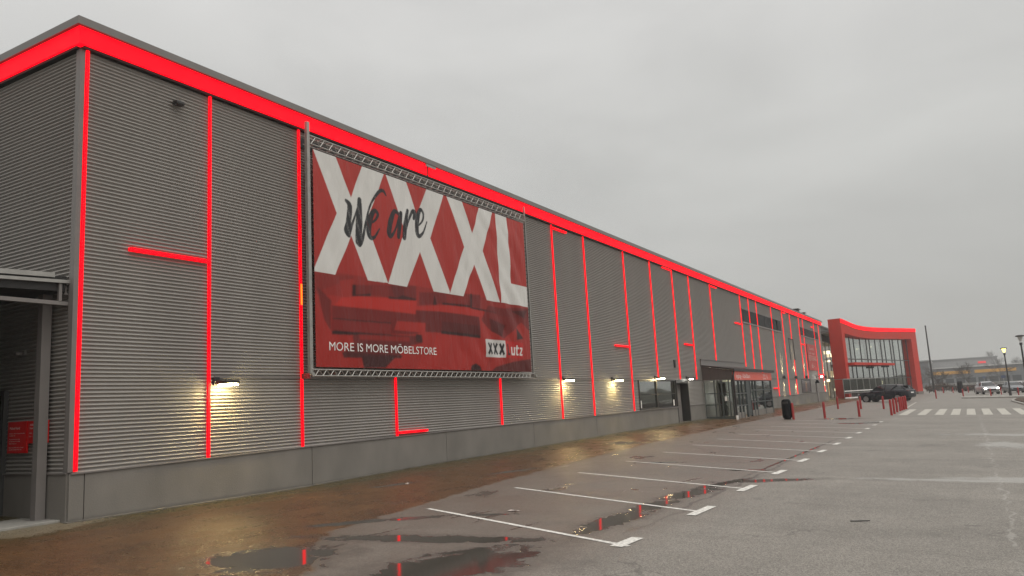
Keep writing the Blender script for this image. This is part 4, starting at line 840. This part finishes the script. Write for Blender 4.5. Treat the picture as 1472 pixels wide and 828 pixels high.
# ------------------------------------------------------------ cars
def car_proto(name, paint, L=4.85, W=1.90, H=1.60, lights=None):
    e = empty(name)
    # stations along x (nose +x): (x, zbot, zbelt, halfw)
    hl = L / 2
    st = [(hl, .42, .62, .55), (hl - .06, .30, .74, .74), (hl - .25, .24, .86, .88), (hl - .6, .22, .95, .94), (hl - 1.2, .22, 1.02, .95), (.4, .22, 1.06, .95), (-.6, .22, 1.08, .95), (-hl + 1.1, .24, 1.10, .95), (-hl + .5, .27, 1.10, .93), (-hl + .15, .33, 1.06, .88), (-hl + .02, .42, .98, .78), (-hl, .5, .9, .70)]
    k = W / 1.9; vs = []; 
    for x, zb, zt, hw in st:
        hw *= k; mid = (zb + zt) / 2
        prof = [(0, zb), (hw * .82, zb), (hw * .97, zb + .12), (hw, mid - .05), (hw * .99, mid + .12), (hw * .95, zt - .08), (hw * .86, zt), (0, zt + .02)]
        vs += [(x, y, z) for y, z in prof] + [(x, -y, z) for y, z in prof[-2:0:-1]]
    n = 14; fs = [(j*n+i, j*n+(i+1) % n, (j+1)*n+(i+1) % n, (j+1)*n+i) for j in range(len(st)-1) for i in range(n)] + [tuple(range(n)), tuple(range((len(st)-1)*n, len(st)*n))[::-1]]
    m = MB(); m.add(vs, fs); body = m.build('body', paint, e, 'all')
    # greenhouse
    gs = [(hl - 1.35, 1.0, 1.03, .80, .80), (hl - 1.95, 1.02, H - .14, .84, .62), (hl - 2.35, 1.04, H - .03, .86, .62), (-.2, 1.05, H, .86, .63), (-hl + 1.3, 1.07, H - .05, .85, .61), (-hl + .55, 1.08, H - .20, .82, .58), (-hl + .22, 1.06, 1.12, .78, .72)]
    vs = []
    for x, z0, z1, w0, w1 in gs:
        w0 *= k; w1 *= k; vs += [(x, w0, z0), (x, w1 + (w0 - w1) * .15, z0 + (z1 - z0) * .85), (x, w1 * .9, z1), (x, -w1 * .9, z1), (x, -w1 - (w0 - w1) * .15, z0 + (z1 - z0) * .85), (x, -w0, z0)]
    fs = [(j*6+i, j*6+i+1, (j+1)*6+i+1, (j+1)*6+i) for j in range(len(gs)-1) for i in range(5)]
    m = MB(); m.add(vs, fs); m.build('window', CARGLASS, e, 'all')
    # roof skin and pillars
    m = MB(); vs = []
    rs = gs[1:-1]
    for x, z0, z1, w0, w1 in rs:
        w1 *= k; vs += [(x, w1 * 1.0, z1 - .03), (x, w1 * .88, z1 + .015), (x, -w1 * .88, z1 + .015), (x, -w1 * 1.0, z1 - .03)]
    m.add(vs, [(j*4+i, j*4+i+1, (j+1)*4+i+1, (j+1)*4+i) for j in range(len(rs)-1) for i in range(3)])
    for sgn in (1, -1):
        for (xa, xb) in ((-.28, -.34), (-hl + 1.55, -hl + 1.0)):
            m.tube((xa, sgn * .87 * k, 1.05), (xb, sgn * .64 * k, H - .05), .045, n=6)
        m.tube((hl - 1.38, sgn * .82 * k, 1.01), (hl - 1.98, sgn * .64 * k, H - .14), .035, n=6); m.tube((-hl + .25, sgn * .78 * k, 1.1), (-hl + .6, sgn * .62 * k, H - .2), .06, n=6)
        m.bevbox((hl - 1.62, sgn * .93 * k - .08, 1.05), (hl - 1.46, sgn * .93 * k + .12 * sgn + .0, 1.17), .03)
    m.bevbox((-hl + .30, -.55 * k, H - .20), (-hl + .75, .55 * k, H - .155), .02)
    m.build('roof', paint, e, True)
    for sx in (hl - .93, -hl + .95):
        for sy in (1, -1):
            m = MB(); m.tube((sx, sy * (W/2 - .26), .355), (sx, sy * (W/2 - .005), .355), .365, n=24); wh = m.build('wheel', BLACK, e, True)
            m = MB(); m.tube((sx, sy * (W/2 - .02), .355), (sx, sy * (W/2 + .004), .355), .25, n=20)
            rm = m.build('rim', CARRIM, wh, True)
    for sy in (1, -1):
        m = MB(); m.bevbox((hl - .30, sy * .66 * k - .13, .70), (hl - .05, sy * .66 * k + .13, .79), .03); m.build('headlight', lights or CARLENS, e)
        m = MB(); m.bevbox((-hl + .0, sy * .62 * k - .22, .90), (-hl + .12, sy * .62 * k + .22, .98), .02); m.build('tail_light', TAIL, e)
    m = MB(); m.box((-hl - .012, -.26, .72), (-hl + .02, .26, .83)); m.build('number_plate', WHITE, e)
    m = MB(); m.bevbox((hl - .12, -.5 * k, .45), (hl + .012, .5 * k, .66), .03); m.build('grille', BLACK, e)
    return e
CARGLASS = mat('car_glass', (.008, .009, .011), .08, 0, .35, 0); CARRIM = mat('alloy_rim', (.38, .38, .39), .35, .8, .5, .25, 14)
CARLENS = mat('headlamp_glass', (.35, .36, .37), .1, 0, .8, .1); TAIL = mat('dark_red_lens', (.10, .004, .004), .15, 0, .7, .1)
HEADON = mat('headlight_on', (1, 1, .9), .3, 0, .5, 0, emis=(1, .95, .8), estr=90)
PNAVY = mat('dark_blue_paint', (.004, .007, .013), .3, .0, .35, .1, 2, coat=.15); PSILV = mat('silver_paint', (.36, .37, .38), .3, .5, .5, .1, 2, coat=.5); PWHITE = mat('white_car_paint', (.6, .6, .6), .3, 0, .5, .05, 2, coat=.5); PGREY = mat('grey_car_paint', (.12, .13, .14), .3, .4, .5, .1, 2, coat=.5)
def place(e, x, y, ang): e.location = (x, y, gzf(x, y)); e.rotation_euler = (0, 0, R(ang))
c = car_proto('parked_car', PNAVY); tag(c, 'dark navy estate SUV parked in front of the glass entrance behind the bollards', 'car'); place(c, 6.35, 73.0, 180 - 22)
c = car_proto('parked_car', PSILV, lights=HEADON); tag(c, 'silver car facing the camera with its headlights on beyond the crossing', 'car'); place(c, 15.0, 108.5, -78)
c2 = car_proto('parked_car', PWHITE, 4.5, 1.85, 1.5); tag(c2, 'pale car parked behind and right of the headlit car', 'car', 'cars parked beyond the crossing'); place(c2, 21.0, 150, 10)
cpos = [(26, 152, 12, 'small pale car parked right of the lit lamp post, far off'), (31, 170, 8, 'small pale car parked at the right edge below the dark bank')]
for x, y, a_, lb in cpos:
    o = dup(c2, (x, y, gzf(x, y)), R(a_), lb)
c3 = car_proto('parked_car', PGREY, 4.5, 1.85, 1.5); tag(c3, 'dark grey car parked beside the headlit silver car', 'car', 'cars parked beyond the crossing'); place(c3, 18.2, 118, -80)

# ------------------------------------------------------------ lamp posts and poles
LAMPY = mat('yellow_street_lamp', (1, .8, .3), .4, 0, .5, 0, emis=(1, .72, .12), estr=6)
def lamp_post(x, y, h, lit, label, s=1.0):
    g = gzf(x, y); e = empty('lamp_post', (x, y, g)); tag(e, label, 'lamp post', 'lamp posts at the car park')
    m = MB(); m.tube((0, 0, -.2), (0, 0, .5), .15 * s, .13 * s, 12); m.tube((0, 0, .5), (0, 0, h - .75), .085 * s, .06 * s, 12); m.tube((0, 0, h - .80), (0, 0, h - .60), .11 * s, .11 * s, 12); m.build('pole', DARK, e, True)
    m = MB(); m.lathe([(.08, h - .52), (.15, h - .28), (.2, h - .12)], (0, 0, 0), 14)
    m.build('diffuser', LAMPY if lit else mat('clear_lamp_bowl', (.5, .5, .48), .2, 0, .6), e, True)
    m = MB(); m.lathe([(.31, h - .12), (.33, h - .07), (.30, h - .02), (.1, h + .02)], (0, 0, 0), 16); m.build('lamp_cap', DARK, e, True)
lamp_post(16.88, 93.3, 5.25, True, 'lit street lamp with a yellow glow beyond the crossing')
lamp_post(17.15, 67.3, 5.35, False, 'unlit black-capped street lamp nearest the right edge')
e = empty('flagpole', (7.9, 142, gzf(7.9, 142))); tag(e, 'bare tall dark pole standing right of the glass entrance', 'pole'); m = MB(); m.tube((0, 0, -.2), (0, 0, 11.1), .17, .10, 10); m.build('pole', DARK, e, True); m = MB(); m.tube((0, 0, 11.1), (0, 0, 11.3), .13, .13, 10); m.build('cap', DARK, e, True)

# kerbed strip and planting island
def slab(mb, pts, h):
    top = [(x, y, gzf(x, y) + h) for x, y in pts]; n = len(pts); mb.add([(x, y, gzf(x, y) - .2) for x, y in pts] + top, [tuple(range(n, 2*n))] + [(i, (i+1) % n, n+(i+1) % n, n+i) for i in range(n)])
m = MB(); slab(m, [(12.3, 82.5), (30, 80), (60, 78), (60, 83), (30, 85), (12.3, 86.5)], .12); tag(m.build('pale_kerb_strip', KERB), kind='structure')
SOIL = mat('brown_verge_soil', (.07, .048, .035), .9, 0, .2, .4, 2, bump=.8, bscale=8)
m = MB(); slab(m, [(16.35, 57.5), (15.95, 69), (16.3, 74), (17.3, 79), (30, 77), (30, 50), (18, 50)], .10); tag(m.build('kerb_island', KERB), kind='structure')
m = MB(); slab(m, [(16.55, 58.5), (16.2, 69), (16.6, 74), (17.5, 78.3), (29, 76.4), (29, 51), (18.2, 51)], .16); tag(m.build('verge', SOIL), kind='structure')

# ------------------------------------------------------------ distance
def rail(p, q, h, n, label, matl, name='guard_rail', rails=(1.0,)):
    p, q = Vector((*p, gzf(*p))), Vector((*q, gzf(*q))); e = empty(name, p); tag(e, label, 'rail'); d = q - p
    m = MB()
    for k in rails: m.tube((0, 0, h * k), d + Vector((0, 0, h * k)), .07, n=6)
    m.build('rail', matl, e)
    for i in range(n + 1):
        m = MB(); a = d * i / n; m.tube(a + Vector((0, 0, -.2)), a + Vector((0, 0, h)), .06, n=6); m.build('post', matl, e)
rail((7.6, 131), (36, 128), 1.0, 14, 'low dark rail running behind the far litter bin', mat('brown_black_rail', (.03, .022, .02), .5), rails=(1.0, .5))
rail((7.0, 165), (60, 160), 1.2, 16, 'pale metal crash barrier along the far road', GALV, rails=(1.0, .75))
HEDGE = mat('brown_winter_hedge', (.085, .06, .045), .9, 0, .2, .4, 1.5)
def hedge(x0, x1, y, h, name, n, m_, dep=2.0, seed=1):
    r = random.Random(seed); m = MB()
    for i in range(n):
        x = r.uniform(x0, x1); yy = y + r.uniform(-dep, dep); b = gzf(x, yy); z = b + r.random() ** .7 * h * (.7 + .3 * math.sin(x * .9)); s = .06 + r.random() * .12
        d = Vector((r.gauss(0, 1), r.gauss(0, 1), abs(r.gauss(0, 1)) + .4)).normalized(); q = Vector((x, yy, z)); t = d.cross(Vector((r.gauss(0, 1), r.gauss(0, 1), r.gauss(0, 1)))).normalized()
        L_ = .35 + r.random() * .5; m.add([q - t * s * .4, q + t * s * .4, q + d * L_ + t * s * .2, q + d * L_ - t * s * .2], [(0, 1, 2, 3)])
    me = bpy.data.meshes.new(name); me.from_pydata(m.v, [], m.f); me.materials.append(m_); o = bpy.data.objects.new(name, me); COL.objects.link(o); return o
tag(hedge(6.5, 60, 148, 1.1, 'winter_hedge', 9000, HEDGE, 1.6, 3), 'low brown winter shrubs behind the dark rail', 'hedge', kind='stuff')
def bg_building(x0, x1, y, dpt, h, parts, label, wallm, roofm, z0=None):
    b = gzf(x0, y) if z0 is None else z0; e = empty('distant_building', (x0, y, b)); tag(e, label, 'building')
    m = MB(); m.box((0, 0, -1), (x1 - x0, dpt, h)); m.build('wall', wallm, e)
    m = MB(); m.box((-.4, -.4, h), (x1 - x0 + .4, dpt, h + .35)); m.build('roof', roofm, e)
    for nm, a, b_, c_, d_, mm in parts:
        m = MB(); m.box((a, -.25, c_), (b_, -.02, d_)); m.build(nm, mm, e)
    return e
FARRED = mat('far_red_sign', (.3, .02, .02), .6, 0, .1, 0, emis=(1, .05, .06), estr=.7)
YEL = mat('ochre_fascia', (.42, .22, .04), .6, 0, .4, .15, .4, emis=(1, .5, .08), estr=.12); BGD = mat('distant_dark_wall', (.17, .175, .18), .7, 0, .3, .2, .2); BGG = mat('distant_grey_wall', (.30, .305, .31), .7, 0, .3, .12, .1); BGW = mat('distant_pale_roof', (.5, .5, .49), .7); BWIN = mat('distant_window', (.04, .045, .05), .2, 0, .6)
yp = [('fascia', 1 + i * 12.6, 12.4 + i * 12.6, 3.9, 4.9, YEL) for i in range(2)] + [('window', 2 + i * 3.1, 4.4 + i * 3.1, .6, 2.5, BWIN) for i in range(8)]
bg_building(1.5, 29, 285, 40, 5.9, yp, 'long low building with an ochre band beyond the road', BGD, BGW)
bg_building(-25, 24, 360, 30, 10.3, [('window', 6 + i * 4, 8 + i * 4, 6, 7, BWIN) for i in range(9)] + [('red_sign', 42.2, 45.0, 8.1, 8.9, FARRED)], 'tall plain grey hall with a small red lit sign behind the ochre banded building', BGG, BGG)
bg_building(32, 120, 300, 30, 4.8, [('window', 4 + i * 5, 6.5 + i * 5, 1, 3, BWIN) for i in range(14)], 'low grey shed at the far right behind the dark bank', BGG, BGW)
bg_building(-70, 3.5, 250, 25, 7.5, [('window', 4 + i * 5, 6.5 + i * 5, 1, 3, BWIN) for i in range(14)], 'grey block seen between the portal and the tall pole', BGD, BGG)
# dark bank at the right
m = MB(); nb = 30; vs = []
for i in range(nb + 1):
    x = 21 + i * 3.2; hgt = 4.6 * min(1, i / 8) ** .8 * (1 + .12 * math.sin(i * 1.7)); 
    for yy, k_ in ((205, 0), (212, .65), (222, 1), (240, .9)): vs.append((x, yy + i * .3, gzf(x, 210) + hgt * k_ - .05))
m.add(vs, [(i*4+k_, (i+1)*4+k_, (i+1)*4+k_+1, i*4+k_+1) for i in range(nb) for k_ in range(3)]); tag(m.build('grass_bank', mat('dark_winter_grass', (.05, .047, .035), .95, 0, .1, .35, .3), None, 'all'), kind='structure')
# trees: bare winter crowns
BARK = mat('bare_tree_bark', (.06, .052, .045), .9, 0, .2, .2, 2)
def bare_tree(seed, h, spread=.55, lv=5):
    r = random.Random(seed); tr, cr_ = MB(), MB(); tw = []
    def grow(p, d, L_, rad, k):
        q = p + d * L_; (tr if k >= lv - 1 else cr_).tube(p, q, rad, rad * .68, 6 if k > 2 else 3, cap=False)
        if k == 0: return
        nb_ = r.choice((3, 4, 4)) if k < lv else 5
        for _ in range(nb_):
            t = r.uniform(.45, 1.0); dd = (d + Vector((r.gauss(0, 1), r.gauss(0, 1), r.gauss(.12, .5))) * spread).normalized()
            grow(p + d * L_ * t, dd, L_ * r.uniform(.58, .84), max(rad * .55, .016), k - 1)
    grow(Vector((0, 0, -.3)), Vector((0, 0, 1)), h * .36, h * .016, lv)
    return tr, cr_
protos = []
for sd_ in (3, 11, 19):
    tr, cr_ = bare_tree(sd_, 9); t = empty('bare_tree'); tr.build('trunk', BARK, t, True); cr_.build('crown', BARK, t); tag(t, 'bare tree', 'tree', 'leafless trees beyond the car park'); protos.append(t)
tp = [(13.2, 190, .75, 'bare tree in front of the middle of the ochre band'), (7.6, 175, .7, 'slender bare tree just right of the portal'), (20.5, 240, .9, 'bare tree before the red lit sign of the grey hall'), (28, 205, .85, 'bare tree behind the lit street lamp'),
      (18, 395, 1.55, 'far hazy tree topping the grey hall, left of the pair'), (22.5, 400, 1.7, 'far hazy tree topping the grey hall, right of the pair'), (33, 390, 1.45, 'far hazy tree right of the grey hall'), (44, 400, 1.8, 'tallest far hazy tree behind the lit street lamp'), (53, 380, 1.5, 'far hazy tree at the right edge'),
      (38, 370, 1.3, 'low far hazy tree left of the tallest one'), (36, 215, 1.0, 'bare tree on the dark bank near the right edge'), (42, 220, 1.1, 'bare tree on the dark bank at the very right edge'), (60, 380, 1.6, 'far hazy tree beyond the right lamp'), (13, 400, 1.2, 'low far hazy tree left on the hall roofline'), (4, 230, .7, 'thin bare tree behind the tall pole')]
for i, (x, y, s_, lb) in enumerate(tp):
    src = protos[i % 3]
    if i < 3: o = src; o['label'] = lb
    else: o = dup(src, (0, 0, 0), 0, lb)
    o.location = (x, y, gzf(x, y)); o.scale = (s_, s_, s_); o.rotation_euler = (0, 0, i * 1.3)
tag(hedge(-60, 320, 470, 13, 'far_wood', 16000, mat('far_wood_brown', (.07, .068, .06), .9, 0, .1, .3, .1), 18, 9), 'far grey line of woods on the horizon', 'wood', kind='stuff')
# small road signs
for x, y, z, lb in ((17.0, 255, 2.6, 'small blue road sign before the ochre building'), (19.3, 180, 2.3, 'small blue road sign above the headlit car')):
    e = empty('road_sign', (x, y, gzf(x, y))); tag(e, lb, 'road sign'); m = MB(); m.tube((0, 0, -.2), (0, 0, z), .05, n=6); m.build('post', GALV, e); m = MB(); m.box((-.38, -.06, z - .1), (.38, -.02, z + .45)); m.build('plate', mat('blue_sign', (.03, .05, .12), .5), e)

# ------------------------------------------------------------ litter on the ground
PAPER = mat('wet_paper', (.55, .5, .47), .5, 0, .4, .2, 20)
def scrap(name, x, y, pts, mt, label, cat, th=.008):
    e_ = MB(); z = gzf(x, y) + .006; e_.poly([(x + a, y + b, z + c_) for a, b, c_ in pts], (0, 0, th)); tag(e_.build(name, mt), label, cat)
scrap('paper_scrap', 6.5, 3.5, [(-.11, .02, 0), (-.05, -.02, .004), (.03, -.012, .01), (.10, -.05, .02), (.12, -.02, .012), (.07, .01, .006), (.10, .05, .004), (.02, .03, .008), (-.06, .045, .01)], PAPER, 'torn pale scrap of paper lying in the nearest parking bay', 'litter')
scrap('paper_scrap', 2.38, 6.0, [(-.03, .02, 0), (-.02, -.03, .01), (.03, -.03, .02), (.04, .01, .01), (.01, .04, .02)], PAPER, 'small white crumpled scrap on the brown paving near the wall', 'litter', .02)
scrap('stick', 11.6, 4.45, [(-.13, -.04, .003), (-.02, -.012, .002), (.10, .035, .002), (.115, .048, .003), (-.03, .004, .002), (-.125, -.025, .003)], DARK, 'short dark stick lying on the dry asphalt lane', 'litter', .012)

# ------------------------------------------------------------ haze
hz = MB(); hz.box((-420, -60, -8), (460, 620, 24)); ho = hz.build('haze', bpy.data.materials.new('haze_air')); hm = ho.data.materials[0]; hm.use_nodes = True
hn, hl_ = hm.node_tree.nodes, hm.node_tree.links; hn.remove(hn['Principled BSDF']); pv = hn.new('ShaderNodeVolumePrincipled'); pv.inputs['Color'].default_value = (.93, .93, .92, 1); pv.inputs['Density'].default_value = .0008; pv.inputs['Anisotropy'].default_value = .2
hl_.new(pv.outputs[0], hn['Material Output'].inputs['Volume']); tag(ho, 'thin grey mist filling the air over the whole site', 'mist', kind='stuff')
